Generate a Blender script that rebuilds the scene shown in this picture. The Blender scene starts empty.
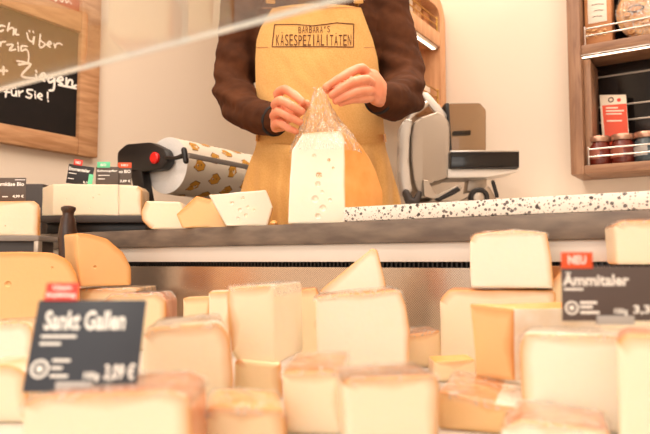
import bpy, bmesh, math, random
from mathutils import Vector, Matrix, noise
from mathutils.bvhtree import BVHTree
random.seed(7)
C = bpy.context.scene.collection
R = math.radians
# ------------------------------------------------------------------ camera and measuring helpers
ZC = 0.75                       # height of the lens
YAW = R(32.96)                  # the camera looks 33 degrees to the left of the counter's normal
PITCH = R(4.07)
F = 632.0                       # focal length in pixels of a 650 px frame (35 mm on 36 mm)
RT = Vector((math.cos(YAW), math.sin(YAW), 0))
FH = Vector((-math.sin(YAW), math.cos(YAW), 0))
FW = FH*math.cos(PITCH) + Vector((0, 0, math.sin(PITCH)))
UP = RT.cross(FW)
CAM = Vector((0, 0, ZC))
def ray(px, py): return FW + RT*((px-325)/F) + UP*((217-py)/F)
def W(px, py, D):
    r = ray(px, py); return CAM + r*(D/r.dot(FH))
def WP(px, py, P0, n):
    r = ray(px, py); return CAM + r*((P0-CAM).dot(n)/r.dot(n))
def WY(px, py, Y): return WP(px, py, Vector((0, Y, 0)), Vector((0, 1, 0)))
def WX(px, py, X): return WP(px, py, Vector((X, 0, 0)), Vector((1, 0, 0)))
def WZ(px, py, Z): return WP(px, py, Vector((0, 0, Z)), Vector((0, 0, 1)))
def CC(x, D, z): return RT*x + FH*D + Vector((0, 0, z))
cd = bpy.data.cameras.new('camera'); cam = bpy.data.objects.new('camera', cd); C.objects.link(cam)
cam.location = CAM; cam.rotation_euler = (math.pi/2+PITCH, 0, YAW)
cd.lens = 35.0; cd.sensor_width = 36; cd.clip_start = .02
cd.dof.use_dof = True; cd.dof.focus_distance = 1.27; cd.dof.aperture_fstop = 5.2
bpy.context.scene.camera = cam
# ------------------------------------------------------------------ materials
def hexc(h):
    h = h.lstrip('#'); v = [int(h[i:i+2], 16)/255 for i in (0, 2, 4)]
    return tuple([(c/12.92 if c <= .04045 else ((c+.055)/1.055)**2.4) for c in v]+[1])
def new_mat(name):
    m = bpy.data.materials.new(name); m.use_nodes = True
    nt = m.node_tree; b = nt.nodes['Principled BSDF']; return m, nt, b
def mat(name, col, rough=.5, metal=0, col2=None, nscale=40, stretch=(1, 1, 1), bump=0, coat=0, sss=0, spec=.5, sheen=0, detail=3, bdist=.002):
    m, nt, b = new_mat(name); N = nt.nodes; L = nt.links
    b.inputs['Base Color'].default_value = hexc(col); b.inputs['Roughness'].default_value = rough
    b.inputs['Metallic'].default_value = metal; b.inputs['Specular IOR Level'].default_value = spec
    if coat: b.inputs['Coat Weight'].default_value = coat; b.inputs['Coat Roughness'].default_value = .12
    if sheen: b.inputs['Sheen Weight'].default_value = sheen
    if sss:
        b.inputs['Subsurface Weight'].default_value = sss; b.inputs['Subsurface Radius'].default_value = (1, .5, .25); b.inputs['Subsurface Scale'].default_value = .008
    if col2 or bump:
        tc = N.new('ShaderNodeTexCoord'); mp = N.new('ShaderNodeMapping'); mp.inputs['Scale'].default_value = stretch
        nz = N.new('ShaderNodeTexNoise'); nz.inputs['Scale'].default_value = nscale; nz.inputs['Detail'].default_value = detail
        L.new(tc.outputs['Object'], mp.inputs[0]); L.new(mp.outputs[0], nz.inputs['Vector'])
        if col2:
            cr = N.new('ShaderNodeValToRGB'); cr.color_ramp.elements[0].position = .35; cr.color_ramp.elements[1].position = .65
            cr.color_ramp.elements[0].color = hexc(col2); cr.color_ramp.elements[1].color = hexc(col)
            L.new(nz.outputs['Fac'], cr.inputs[0]); L.new(cr.outputs[0], b.inputs['Base Color'])
        if bump:
            bp = N.new('ShaderNodeBump'); bp.inputs['Strength'].default_value = bump; bp.inputs['Distance'].default_value = bdist
            L.new(nz.outputs['Fac'], bp.inputs['Height']); L.new(bp.outputs[0], b.inputs['Normal'])
    return m
def paste_mat(name, col, under):
    m, nt, b = new_mat(name); N = nt.nodes; L = nt.links
    at = N.new('ShaderNodeAttribute'); at.attribute_name = 'rind'
    tc = N.new('ShaderNodeTexCoord'); nz = N.new('ShaderNodeTexNoise'); nz.inputs['Scale'].default_value = 35; nz.inputs['Detail'].default_value = 5
    L.new(tc.outputs['Object'], nz.inputs['Vector'])
    ma = N.new('ShaderNodeMath'); ma.operation = 'MULTIPLY_ADD'; ma.inputs[1].default_value = .3; ma.inputs[2].default_value = -.17
    L.new(nz.outputs['Fac'], ma.inputs[0])
    ad = N.new('ShaderNodeMath'); ad.operation = 'ADD'; ad.use_clamp = True
    L.new(at.outputs['Fac'], ad.inputs[0]); L.new(ma.outputs[0], ad.inputs[1])
    mx = N.new('ShaderNodeMix'); mx.data_type = 'RGBA'; mx.inputs['A'].default_value = hexc(col); mx.inputs['B'].default_value = hexc(under)
    L.new(ad.outputs[0], mx.inputs['Factor']); L.new(mx.outputs['Result'], b.inputs['Base Color'])
    b.inputs['Roughness'].default_value = .42; b.inputs['Subsurface Weight'].default_value = .15
    b.inputs['Subsurface Radius'].default_value = (1, .55, .25); b.inputs['Subsurface Scale'].default_value = .01
    bp = N.new('ShaderNodeBump'); bp.inputs['Strength'].default_value = .25; bp.inputs['Distance'].default_value = .001
    n2 = N.new('ShaderNodeTexNoise'); n2.inputs['Scale'].default_value = 140; n2.inputs['Detail'].default_value = 4
    L.new(tc.outputs['Object'], n2.inputs['Vector']); L.new(n2.outputs['Fac'], bp.inputs['Height']); L.new(bp.outputs[0], b.inputs['Normal'])
    return m
def film_mat(name, strength=.35, scale=60, stretch=(1, 1, 1), dense=.12, rough=.1, tint='#FFF6EA', crease=.4):
    m, nt, b = new_mat(name); N = nt.nodes; L = nt.links; out = N['Material Output']
    tr = N.new('ShaderNodeBsdfTransparent'); tr.inputs[0].default_value = (1, 1, 1, 1)
    gl = N.new('ShaderNodeBsdfGlossy'); gl.inputs['Roughness'].default_value = rough
    df = N.new('ShaderNodeBsdfDiffuse'); df.inputs[0].default_value = hexc(tint)
    tc = N.new('ShaderNodeTexCoord'); mp = N.new('ShaderNodeMapping'); mp.inputs['Scale'].default_value = stretch
    nz = N.new('ShaderNodeTexNoise'); nz.inputs['Scale'].default_value = scale; nz.inputs['Detail'].default_value = 3; nz.inputs['Distortion'].default_value = 1.2
    L.new(tc.outputs['Object'], mp.inputs[0]); L.new(mp.outputs[0], nz.inputs['Vector'])
    bp = N.new('ShaderNodeBump'); bp.inputs['Strength'].default_value = .9; bp.inputs['Distance'].default_value = .006
    L.new(nz.outputs['Fac'], bp.inputs['Height']); L.new(bp.outputs[0], gl.inputs['Normal'])
    fac = schlick(N, L, .03, bp.outputs[0], .8, strength*.06)
    nc = N.new('ShaderNodeTexNoise'); nc.inputs['Scale'].default_value = scale*.8; nc.inputs['Detail'].default_value = 2; nc.inputs['Distortion'].default_value = 2.5
    L.new(mp.outputs[0], nc.inputs['Vector'])       # white creases of the film, also painted in for its highlights
    cr = N.new('ShaderNodeValToRGB'); E = cr.color_ramp.elements; E[0].position = .47; E[0].color = (dense,)*3+(1,); E[1].position = .53; E[1].color = (dense,)*3+(1,)
    mid = E.new(.5); mid.color = (crease,)*3+(1,)
    L.new(nc.outputs['Fac'], cr.inputs[0])
    m1 = N.new('ShaderNodeMixShader'); L.new(cr.outputs[0], m1.inputs[0])
    L.new(tr.outputs[0], m1.inputs[1]); L.new(df.outputs[0], m1.inputs[2])
    m2 = N.new('ShaderNodeMixShader'); L.new(fac, m2.inputs[0]); L.new(m1.outputs[0], m2.inputs[1]); L.new(gl.outputs[0], m2.inputs[2])
    L.new(m2.outputs[0], out.inputs['Surface']); return m
def schlick(N, L, f0=.04, nrm=None, mul=1.0, add=0.0):
    lw = N.new('ShaderNodeLayerWeight'); lw.inputs['Blend'].default_value = .5
    if nrm is not None: L.new(nrm, lw.inputs['Normal'])
    pw_ = N.new('ShaderNodeMath'); pw_.operation = 'POWER'; pw_.inputs[1].default_value = 5; L.new(lw.outputs['Facing'], pw_.inputs[0])
    ma = N.new('ShaderNodeMath'); ma.operation = 'MULTIPLY_ADD'; ma.use_clamp = True; ma.inputs[1].default_value = (1-f0)*mul; ma.inputs[2].default_value = f0*mul+add
    L.new(pw_.outputs[0], ma.inputs[0]); return ma.outputs[0]
def glass_mat(name, tint=(.97, .985, .98), ior=1.5):
    m, nt, b = new_mat(name); N = nt.nodes; L = nt.links; out = N['Material Output']
    tr = N.new('ShaderNodeBsdfTransparent'); tr.inputs[0].default_value = (*tint, 1)
    gl = N.new('ShaderNodeBsdfGlossy'); gl.inputs['Roughness'].default_value = .02
    mx = N.new('ShaderNodeMixShader'); L.new(schlick(N, L, ((ior-1)/(ior+1))**2), mx.inputs[0]); L.new(tr.outputs[0], mx.inputs[1]); L.new(gl.outputs[0], mx.inputs[2])
    L.new(mx.outputs[0], out.inputs['Surface']); return m
def wood_mat(name, c1, c2, stretch, rough=.5, scale=9):
    m = mat(name, c1, rough, col2=c2, nscale=scale, stretch=stretch, bump=.25, detail=8, bdist=.0015)
    for n in m.node_tree.nodes:
        if n.type == 'TEX_NOISE': n.inputs['Distortion'].default_value = .6
    return m
def granite_mat():
    m, nt, b = new_mat('speckled_granite'); N = nt.nodes; L = nt.links
    tc = N.new('ShaderNodeTexCoord'); prev = None
    base = hexc('#F1EAE0')
    for sc, th, col in ((120, .33, '#6A6462'), (240, .30, '#A29B92'), (75, .22, '#453F3C')):
        v = N.new('ShaderNodeTexVoronoi'); v.inputs['Scale'].default_value = sc; v.inputs['Randomness'].default_value = 1
        nz = N.new('ShaderNodeTexNoise'); nz.inputs['Scale'].default_value = sc*.9
        L.new(tc.outputs['Object'], v.inputs['Vector']); L.new(tc.outputs['Object'], nz.inputs['Vector'])
        ad = N.new('ShaderNodeMath'); ad.operation = 'MULTIPLY_ADD'; ad.inputs[1].default_value = .6; ad.inputs[2].default_value = -.18
        L.new(nz.outputs['Fac'], ad.inputs[0]); a2 = N.new('ShaderNodeMath'); a2.operation = 'ADD'
        L.new(v.outputs['Distance'], a2.inputs[0]); L.new(ad.outputs[0], a2.inputs[1])
        lt = N.new('ShaderNodeMath'); lt.operation = 'LESS_THAN'; lt.inputs[1].default_value = th+.06; L.new(a2.outputs[0], lt.inputs[0])
        mx = N.new('ShaderNodeMix'); mx.data_type = 'RGBA'; L.new(lt.outputs[0], mx.inputs['Factor'])
        if prev: L.new(prev, mx.inputs['A'])
        else: mx.inputs['A'].default_value = base
        mx.inputs['B'].default_value = hexc(col); prev = mx.outputs['Result']
    L.new(prev, b.inputs['Base Color']); b.inputs['Roughness'].default_value = .3; return m
def perf_mat():
    m, nt, b = new_mat('perforated_steel'); N = nt.nodes; L = nt.links
    tc = N.new('ShaderNodeTexCoord'); mp = N.new('ShaderNodeMapping'); mp.inputs['Scale'].default_value = (340, 0, 340)
    mp.inputs['Rotation'].default_value = (0, R(45), 0)
    L.new(tc.outputs['Object'], mp.inputs[0]); v = N.new('ShaderNodeTexVoronoi'); v.inputs['Scale'].default_value = 1; v.inputs['Randomness'].default_value = 0
    L.new(mp.outputs[0], v.inputs['Vector']); lt = N.new('ShaderNodeMath'); lt.operation = 'LESS_THAN'; lt.inputs[1].default_value = .27; L.new(v.outputs['Distance'], lt.inputs[0])
    mx = N.new('ShaderNodeMix'); mx.data_type = 'RGBA'; mx.inputs['A'].default_value = hexc('#E6D3C0'); mx.inputs['B'].default_value = hexc('#846C5A')
    L.new(lt.outputs[0], mx.inputs['Factor']); L.new(mx.outputs['Result'], b.inputs['Base Color'])
    b.inputs['Metallic'].default_value = .85; b.inputs['Roughness'].default_value = .24; return m
def emis(name, col, s):
    m, nt, b = new_mat(name); b.inputs['Base Color'].default_value = hexc(col)
    b.inputs['Emission Color'].default_value = hexc(col); b.inputs['Emission Strength'].default_value = s; return m
M = {
 'wall': mat('painted_wall', '#EBDAC6', .75, bump=.05, nscale=60),
 'floor': mat('floor_tile', '#8D8078', .4, col2='#7D7068', nscale=6),
 'ceiling': mat('white_ceiling', '#F2EDE6', .8, bump=.05, nscale=60),
 'slate': mat('slate_laminate', '#857668', .5, col2='#675A51', nscale=14, stretch=(1, 2, 4), bump=.15, detail=9),
 'white_metal': mat('white_enamel', '#F4ECE2', .3, spec=.5),
 'black': mat('black_plastic', '#1C1715', .42),
 'blackgloss': mat('glossy_black', '#181210', .12),
 'darkgrey': mat('dark_riser', '#3E3531', .5),
 'midgrey': mat('grey_riser', '#8D8279', .45),
 'steel': mat('brushed_steel', '#D8D0C8', .28, 1, bump=.1, nscale=30, stretch=(1, 1, 20)),
 'alu': mat('cast_aluminium', '#BDAE9E', .4, .6),
 'alu2': mat('pale_aluminium', '#DDD5CB', .4, .35),
 'granite': granite_mat(), 'perf': perf_mat(),
 'wood_board': wood_mat('oak_frame', '#CF9E73', '#B27F55', (1, 1.2, 9), .55, 7),
 'wood_cab': wood_mat('walnut_cabinet', '#A0785A', '#835D44', (10, 10, 1), .5, 8),
 'wood_cab_h': wood_mat('walnut_cabinet_rail', '#A0785A', '#835D44', (1, 10, 10), .5, 8),
 'wood_pale': wood_mat('pale_oak', '#E3B083', '#CF966A', (6, 6, 1), .5, 8),
 'wood_dark': wood_mat('dark_turned_wood', '#4C3226', '#2F1D16', (12, 12, 1), .3, 8),
 'chalkboard': mat('black_chalkboard', '#15100D', .75, spec=.25, col2='#1B1411', nscale=12),
 'reflectionboard': mat('orange_reflection_board', '#B0501E', .6),  # dark panel; the orange reflection of the cheeses is put into its colour
 'chalk': mat('white_chalk', '#F6EFE6', .9),
 'red': mat('red_plastic', '#E3201C', .3), 'redtab': mat('red_card', '#E4402F', .5), 'mint': mat('mint_card', '#6FD9A4', .5), 'orangetab': mat('orange_card', '#EE5A2C', .5),
 'card': mat('slate_card', '#31353F', .5), 'cardb': mat('black_card', '#1F1A19', .5), 'cardg': mat('brown_grey_card', '#57493F', .5), 'cardt': mat('taupe_card', '#5B4E4A', .5),
 'ink': mat('white_print', '#FBF7F0', .6), 'clip': mat('clear_holder', '#B7B2AE', .2),
 'apron': mat('ochre_canvas', '#E2AE66', .85, col2='#DAA45A', nscale=300, bump=.3, sheen=.2, detail=2),
 'brown': mat('brown_print', '#5A2E17', .8),
 'shirt': mat('dark_brown_knit', '#57311A', .9, spec=.2, col2='#432412', nscale=25, bump=.5, detail=6, bdist=.003),
 'sleeve_shade': mat('black_sleeve_shade', '#17110F', .8),  # black stands for the shaded inside of the sleeve openings
 'skin': mat('skin', '#F0A581', .45, col2='#E58F6C', nscale=25, sss=.25, detail=4), 'nail': mat('nail', '#F7C6AC', .25),
 'denim': mat('dark_trousers', '#2B2A30', .8), 'hair': mat('brown_hair', '#4B2D1B', .6, bump=.5, nscale=40, stretch=(8, 8, 1)),
 'eye': mat('eye_white', '#EFE9E2', .2), 'lips': mat('lips', '#C06A5C', .4),
 'film': film_mat('cling_film', .5, 30, dense=.04, rough=.12, crease=.6), 'bag': film_mat('clear_bag', .5, 40, (2.5, 2.5, .45), dense=.02, rough=.13, crease=.75),
 'glass': glass_mat('clear_glass', ior=1.7), 'jarglass': glass_mat('jar_glass', (.9, .85, .8)),
 'alu3': mat('dark_aluminium', '#A08D7A', .4, .6), 'smoke': glass_mat('smoked_acrylic', (.68, .58, .47)),
 'glassedge': mat('polished_glass_edge', '#E8E2D8', .2, spec=.6),
 'led': emis('led_strip', '#FFE3C4', 4), 'added_panel_light': emis('added_ceiling_panel', '#FFF0DE', 4),
 'paper': mat('printed_paper', '#EFE2CE', .5), 'paperside': mat('paper_roll_side', '#E9E6E2', .6, bump=.4, nscale=120), 'gold': mat('golden_print', '#D89A2E', .5), 'goldline': mat('brown_outline', '#8A5A20', .6),
 'kraft': mat('kraft_paper', '#C98A57', .6, col2='#B87848', nscale=20, bump=.3), 'label': mat('cream_label', '#EFE0CC', .5),
 'cracker': mat('golden_cracker', '#E8B878', .5, col2='#B8763C', nscale=60, coat=.5), 'herb': mat('herb_green', '#7C8A48', .6),
 'leaf_red': mat('red_orange_leaflet', '#E84A1C', .4), 'leaf_white': mat('cream_leaflet', '#F0DCC4', .5),
 'lid': mat('jar_lid', '#B98F78', .3, .7), 'jam': mat('dark_red_preserve', '#6A1E12', .25, coat=.8), 'jamb': mat('blue_grey_preserve', '#3C4A50', .25, coat=.8),
 'brass': mat('brass', '#C79A52', .3, 1), 'pinklabel': mat('dull_red_label', '#A8604A', .5), 'shoe': mat('black_leather', '#1A1614', .4), 'mayo': mat('grey_sticker', '#B9B1AA', .5),
}
def rind(c1, c2, coat=.35): return mat('rind_'+c1.strip('#').lower(), c1, .5, col2=c2, nscale=30, bump=.5, coat=coat, detail=6, bdist=.002)
RN = {'tan': rind('#D8934F', '#C4783A'), 'brown': rind('#B67A42', '#8E5A30'), 'pale': rind('#EDCBA0', '#DDAE7A'), 'white': rind('#F3E2CC', '#DCB78C', .5), 'orange': rind('#F3AE62', '#EA9F4E', .3), 'top': rind('#FAF0E2', '#EEDABD', .8), 'pink': rind('#DFA07A', '#C67A50', .7)}
PS = {'pale': paste_mat('paste_pale', '#FAE9CC', '#D89650'), 'cream': paste_mat('paste_cream', '#FBF0DC', '#DFA564'), 'yellow': paste_mat('paste_yellow', '#F1C388', '#D58A3C'), 'orange': paste_mat('paste_orange', '#EFB168', '#D08034'), 'warm': paste_mat('paste_warm', '#F7DDB4', '#D08A44')}
# ------------------------------------------------------------------ mesh helpers
MW = {}                         # world matrix of every thing
def finish(me, smooth=40):
    if smooth:
        me.shade_smooth(); me.set_sharp_from_angle(angle=R(smooth))
def rot_at(p, yaw=0): return Matrix.Translation(p) @ Matrix.Rotation(yaw, 4, 'Z')
def base_of(bm):
    xs = [v.co for v in bm.verts]
    return Vector(((min(c.x for c in xs)+max(c.x for c in xs))/2, (min(c.y for c in xs)+max(c.y for c in xs))/2, min(c.z for c in xs)))
def part(name, bm, m, parent=None, smooth=40, M0=None, label=None):
    if parent is not None: M0 = MW[parent.name]
    elif M0 is None: M0 = rot_at(base_of(bm), 0)
    bm.transform(M0.inverted())
    bmesh.ops.recalc_face_normals(bm, faces=bm.faces)
    me = bpy.data.meshes.new(name); bm.to_mesh(me); bm.free()
    for x in (m if isinstance(m, (list, tuple)) else [m]): me.materials.append(x)
    finish(me, smooth)
    o = bpy.data.objects.new(name, me); C.objects.link(o)
    if parent is not None: o.parent = parent; MW[o.name] = M0
    else: o.matrix_world = M0; MW[o.name] = M0
    if label: o['label'] = label
    return o
def tag(o, label, cat, group=None):
    o['label'] = label; o['category'] = cat
    if group: o['group'] = group
    return o
def empty(name, p, yaw, label, cat, group=None):
    o = bpy.data.objects.new(name, None); C.objects.link(o); o.empty_display_size = .05
    M0 = rot_at(Vector(p), yaw); o.matrix_world = M0; MW[o.name] = M0
    return tag(o, label, cat, group)
def struct(name, bm, m, smooth=0):
    o = part(name, bm, m, smooth=smooth); o['kind'] = 'structure'; return o
def BM(): return bmesh.new()
def bev(bm, geom_edges, r, seg=2):
    if r > 0: bmesh.ops.bevel(bm, geom=geom_edges, offset=r, segments=seg, affect='EDGES', profile=.5)
def box(bm, x0, x1, y0, y1, z0, z1, r=0, M0=None, mi=0):
    t = bmesh.new(); bmesh.ops.create_cube(t, size=1)
    for v in t.verts: v.co = Vector((x0+(x1-x0)*(v.co.x+.5), y0+(y1-y0)*(v.co.y+.5), z0+(z1-z0)*(v.co.z+.5)))
    bev(t, t.edges[:], r); 
    if M0: t.transform(M0)
    join(bm, t, mi)
def join(bm, t, mi=0):
    vs = {v: bm.verts.new(v.co) for v in t.verts}
    for f in t.faces:
        try: g = bm.faces.new([vs[v] for v in f.verts]); g.material_index = mi
        except ValueError: pass
    t.free()
def prism(bm, pts, d, r=0, mi=0):
    """closed polygon of world points pushed along vector d"""
    t = bmesh.new(); n = len(pts)
    a = [t.verts.new(p) for p in pts]; b = [t.verts.new(p+d) for p in pts]
    t.faces.new(a); t.faces.new(b[::-1])
    for i in range(n): t.faces.new([a[i], b[i], b[(i+1) % n], a[(i+1) % n]])
    bmesh.ops.recalc_face_normals(t, faces=t.faces); bev(t, t.edges[:], r); join(bm, t, mi)
def roundpoly(pts, r, seg=4, flags=None):
    out = []; fl = []; n = len(pts)
    for i in range(n):
        p0, p, p1 = pts[i-1], pts[i], pts[(i+1) % n]
        a = (p0-p); b = (p1-p); rr = r if not isinstance(r, (list, tuple)) else r[i]
        ra = min(rr, a.length*.45); rb = min(rr, b.length*.45)
        fa = flags[i-1] if flags else 'p'; fb = flags[i] if flags else 'p'
        if rr <= 0: out.append(p); fl.append(fb); continue
        A = p+a.normalized()*ra; B = p+b.normalized()*rb
        for k in range(seg+1):
            t = k/seg; out.append((1-t)**2*A+2*t*(1-t)*p+t*t*B)
            fl.append(fb if (k == seg) else (fa if t < .5 else fb))
    return (out, fl) if flags else out
def tube(bm, pts, radii, n=12, caps=True, mi=0, side=None):
    """radii: numbers or (a,b); rings follow the path"""
    pts = [Vector(p) for p in pts]; rad = [(r, r) if not isinstance(r, (tuple, list)) else r for r in radii]
    if caps:
        a, b = pts[0], pts[-1]; d0 = (pts[0]-pts[1]).normalized(); d1 = (pts[-1]-pts[-2]).normalized()
        P = []; Q = []
        for k in (85, 60, 30):
            P.append(a+d0*min(rad[0])*math.sin(R(k))); Q.append(tuple(x*math.cos(R(k)) for x in rad[0]))
        P += pts; Q += rad
        for k in (30, 60, 85):
            P.append(b+d1*min(rad[-1])*math.sin(R(k))); Q.append(tuple(x*math.cos(R(k)) for x in rad[-1]))
        pts, rad = P, Q
    rings = []; ref = side.copy() if side is not None else None
    for i, p in enumerate(pts):
        d = (pts[min(i+1, len(pts)-1)]-pts[max(i-1, 0)]).normalized()
        if ref is None: ref = d.orthogonal()
        s = (ref-d*ref.dot(d)).normalized()
        if side is None: ref = s
        t = d.cross(s)
        rings.append([bm.verts.new(p+s*rad[i][0]*math.cos(2*math.pi*k/n)+t*rad[i][1]*math.sin(2*math.pi*k/n)) for k in range(n)])
    for a, b in zip(rings, rings[1:]):
        for k in range(n):
            f = bm.faces.new([a[k], a[(k+1) % n], b[(k+1) % n], b[k]]); f.material_index = mi
    for rg in (rings[0][::-1], rings[-1]): f = bm.faces.new(rg); f.material_index = mi
def lathe(bm, c, prof, n=24, axis=None, mi=0, caps=True):
    """prof: (r, h) pairs along axis"""
    ax = (axis or Vector((0, 0, 1))).normalized(); s = ax.orthogonal().normalized(); t = ax.cross(s); rings = []
    for r, h in prof: rings.append([bm.verts.new(Vector(c)+ax*h+s*max(r, 1e-4)*math.cos(2*math.pi*k/n)+t*max(r, 1e-4)*math.sin(2*math.pi*k/n)) for k in range(n)])
    for a, b in zip(rings, rings[1:]):
        for k in range(n): f = bm.faces.new([a[k], a[(k+1) % n], b[(k+1) % n], b[k]]); f.material_index = mi
    for rg in ((rings[0][::-1], rings[-1]) if caps else ()): f = bm.faces.new(rg); f.material_index = mi
def ev(bm, mods):
    """run modifiers on a bmesh and hand back a bmesh"""
    me = bpy.data.meshes.new('tmp'); bm.to_mesh(me); bm.free(); o = bpy.data.objects.new('tmp', me); C.objects.link(o)
    for typ, kw in mods:
        m = o.modifiers.new(typ, typ)
        for k, v in kw.items(): setattr(m, k, v)
    dg = bpy.context.evaluated_depsgraph_get(); dg.update(); me2 = bpy.data.meshes.new_from_object(o.evaluated_get(dg))
    b2 = bmesh.new(); b2.from_mesh(me2); bpy.data.objects.remove(o); bpy.data.meshes.remove(me); bpy.data.meshes.remove(me2)
    return b2
def meld(bm, vox, it=6): return ev(bm, [('REMESH', dict(mode='VOXEL', voxel_size=vox)), ('SMOOTH', dict(factor=.5, iterations=it))])
def text_bm(s, bold=.0):
    cu = bpy.data.curves.new('t', 'FONT'); cu.body = s; cu.size = 1; cu.offset = bold; cu.resolution_u = 3
    o = bpy.data.objects.new('t', cu); C.objects.link(o); dg = bpy.context.evaluated_depsgraph_get(); dg.update()
    me = bpy.data.meshes.new_from_object(o.evaluated_get(dg)); b = bmesh.new(); b.from_mesh(me)
    bpy.data.objects.remove(o); bpy.data.curves.remove(cu); bpy.data.meshes.remove(me)
    xs = [v.co.x for v in b.verts]; ys = [v.co.y for v in b.verts]
    x0, x1, y0, y1 = min(xs), max(xs), min(ys), max(ys)
    for v in b.verts: v.co = Vector(((v.co.x-x0)/(x1-x0), (v.co.y-y0)/(y1-y0), 0))
    return b
# ------------------------------------------------------------------ the room
XL, YB = -1.95, 2.2
b = BM(); box(b, -4, 2.5, -3, 4, -.1, 0); struct('floor', b, M['floor'])
b = BM(); box(b, -4, 2.5, -3, 4, 2.75, 2.85); struct('ceiling', b, M['ceiling'])
b = BM(); box(b, XL-.1, XL, -3, 2.6, 0, 2.75); struct('wall_left', b, M['wall'])
b = BM(); box(b, XL, -1.0, 2.5, 2.6, 0, 2.75); struct('wall_back_left', b, M['wall'])
b = BM(); box(b, -1.0, 2.5, YB, YB+.1, 0, 2.75); box(b, -1.1, -1.0, 1.85, 2.6, 0, 2.75); struct('wall_back', b, M['wall'])
b = BM(); box(b, 2.4, 2.5, -3, YB, 0, 2.75); struct('wall_right', b, M['wall'])
for i, (x, y) in enumerate(((-1.1, .55), (.1, .75), (-.4, -.9), (-.6, 1.85), (.8, 1.5))):  # panels out of view, added to light the room
    e = empty('added_ceiling_light', (x, y, 2.70), 0, 'square white ceiling light panel, unseen, added to light the cheese counter', 'ceiling light', 'square light panels added to the ceiling')
    b = BM(); box(b, x-.3, x+.3, y-.3, y+.3, 2.72, 2.75, .004); part('frame', b, M['white_metal'], e)
    b = BM(); box(b, x-.27, x+.27, y-.27, y+.27, 2.71, 2.72); part('diffuser', b, M['added_panel_light'], e)
# ------------------------------------------------------------------ display case with its counter ledge
YC = .97
zt = WY(343, 222, YC).z; zs = WY(343, 243.5, YC).z; zr = WY(343, 262, YC).z; zg = WY(343, 267.5, YC).z
print('ledge', zt, zs, zr, zg)
case = empty('cheese_display_case', (-.4, .6, 0), 0, 'long refrigerated cheese counter with slate ledge, white rail and steel back panel', 'display case')
X0, X1 = XL+.035, .95
b = BM(); box(b, X0, X1, YC, YC+.14, zs, zt, .0015); part('ledge', b, M['slate'], case, label='grey slate counter ledge')
b = BM(); box(b, X0, X1, YC+.012, YC+.03, zr, zs, .002); part('rail', b, M['white_metal'], case, label='white enamelled rail under the ledge')
b = BM(); box(b, X0, X1, YC+.03, YC+.035, zg-.002, zr+.002); part('air_slot', b, M['black'], case)
b = BM(); n = int((X1-X0)/.0085)
for i in range(n): box(b, X0+i*.0085, X0+i*.0085+.003, YC+.018, YC+.026, zg-.001, zr+.001)
part('grille', b, M['black'], case)
b = BM()
pr = [(YC+.016, zg), (YC+.014, zg-.05), (YC+.004, zg-.12), (YC+.0, .601)]
for (y0, z0), (y1, z1) in zip(pr, pr[1:]):
    for xa in (X0,):
        v = [b.verts.new((x, y, z)) for x, y, z in ((X0, y0, z0), (X1, y0, z0), (X1, y1, z1), (X0, y1, z1))]; b.faces.new(v)
bmesh.ops.remove_doubles(b, verts=b.verts, dist=1e-5)
b = ev(b, [('SOLIDIFY', dict(thickness=.003))]); part('back_panel', b, M['perf'], case)
b = BM()
box(b, X0, X1, .12, YC+.008, .56, .60, .001)
part('deck', b, M['alu2'], case)
b = BM(); box(b, X0, X1, .1, YC+.13, .08, .56, .003); box(b, X0, X1, YC+.035, YC+.12, .56, zs, .001); box(b, X0+.03, X1-.03, .14, YC+.1, 0, .08); part('cabinet_body', b, M['midgrey'], case)
gz = WY(215, 35, .33).z-ZC
b = BM(); box(b, X0, X1, -.12, .33, ZC+gz, ZC+gz+.004, 0); gt = part('glass_shelf', b, M['glass'], case, smooth=0, label='clear glass shelf over the case')
b = BM(); box(b, X0, X1, .3301, .331, ZC+gz-.0001, ZC+gz+.0041, 0); part('polished_edge', b, M['glassedge'], gt)
for x in (X0+.03, X1-.05):
    b = BM(); tube(b, [(x, .2, .56), (x, .2, ZC+gz)], [.012, .012], 16, caps=False); part('post', b, M['steel'], case)
# granite board
g0 = WY(343, 207, YC+.002); 
b = BM(); box(b, g0.x, .93, YC+.002, YC+.125, zt+.0005, WY(343, 207.5, YC+.002).z, .002)
tag(part('granite_board', b, M['granite']), 'speckled white granite board lying along the right of the slate ledge', 'stone board')
b = BM(); box(b, X0, -1.17, YC+.145, YC+.65, zt-.03, zt-.001, .003); e = empty('side_table', (-1.5, 1.35, 0), 0, 'low table behind the left end of the ledge carrying the paper roll dispenser', 'table')
part('tabletop', b, M['slate'], e); b = BM(); box(b, X0+.02, -1.2, YC+.16, YC+.63, 0, zt-.03); part('table_base', b, M['white_metal'], e)
# back work counter
b = BM(); box(b, -.9, 1.6, 1.62, YB-.001, .86, .90, .003); e = empty('back_counter', (.3, 1.9, 0), 0, 'pale worktop counter against the rear wall under the slicer', 'counter')
part('worktop', b, M['white_metal'], e); b = BM(); box(b, -.88, 1.58, 1.66, YB-.001, 0, .86, .003); part('cabinet_body', b, M['white_metal'], e)
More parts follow.
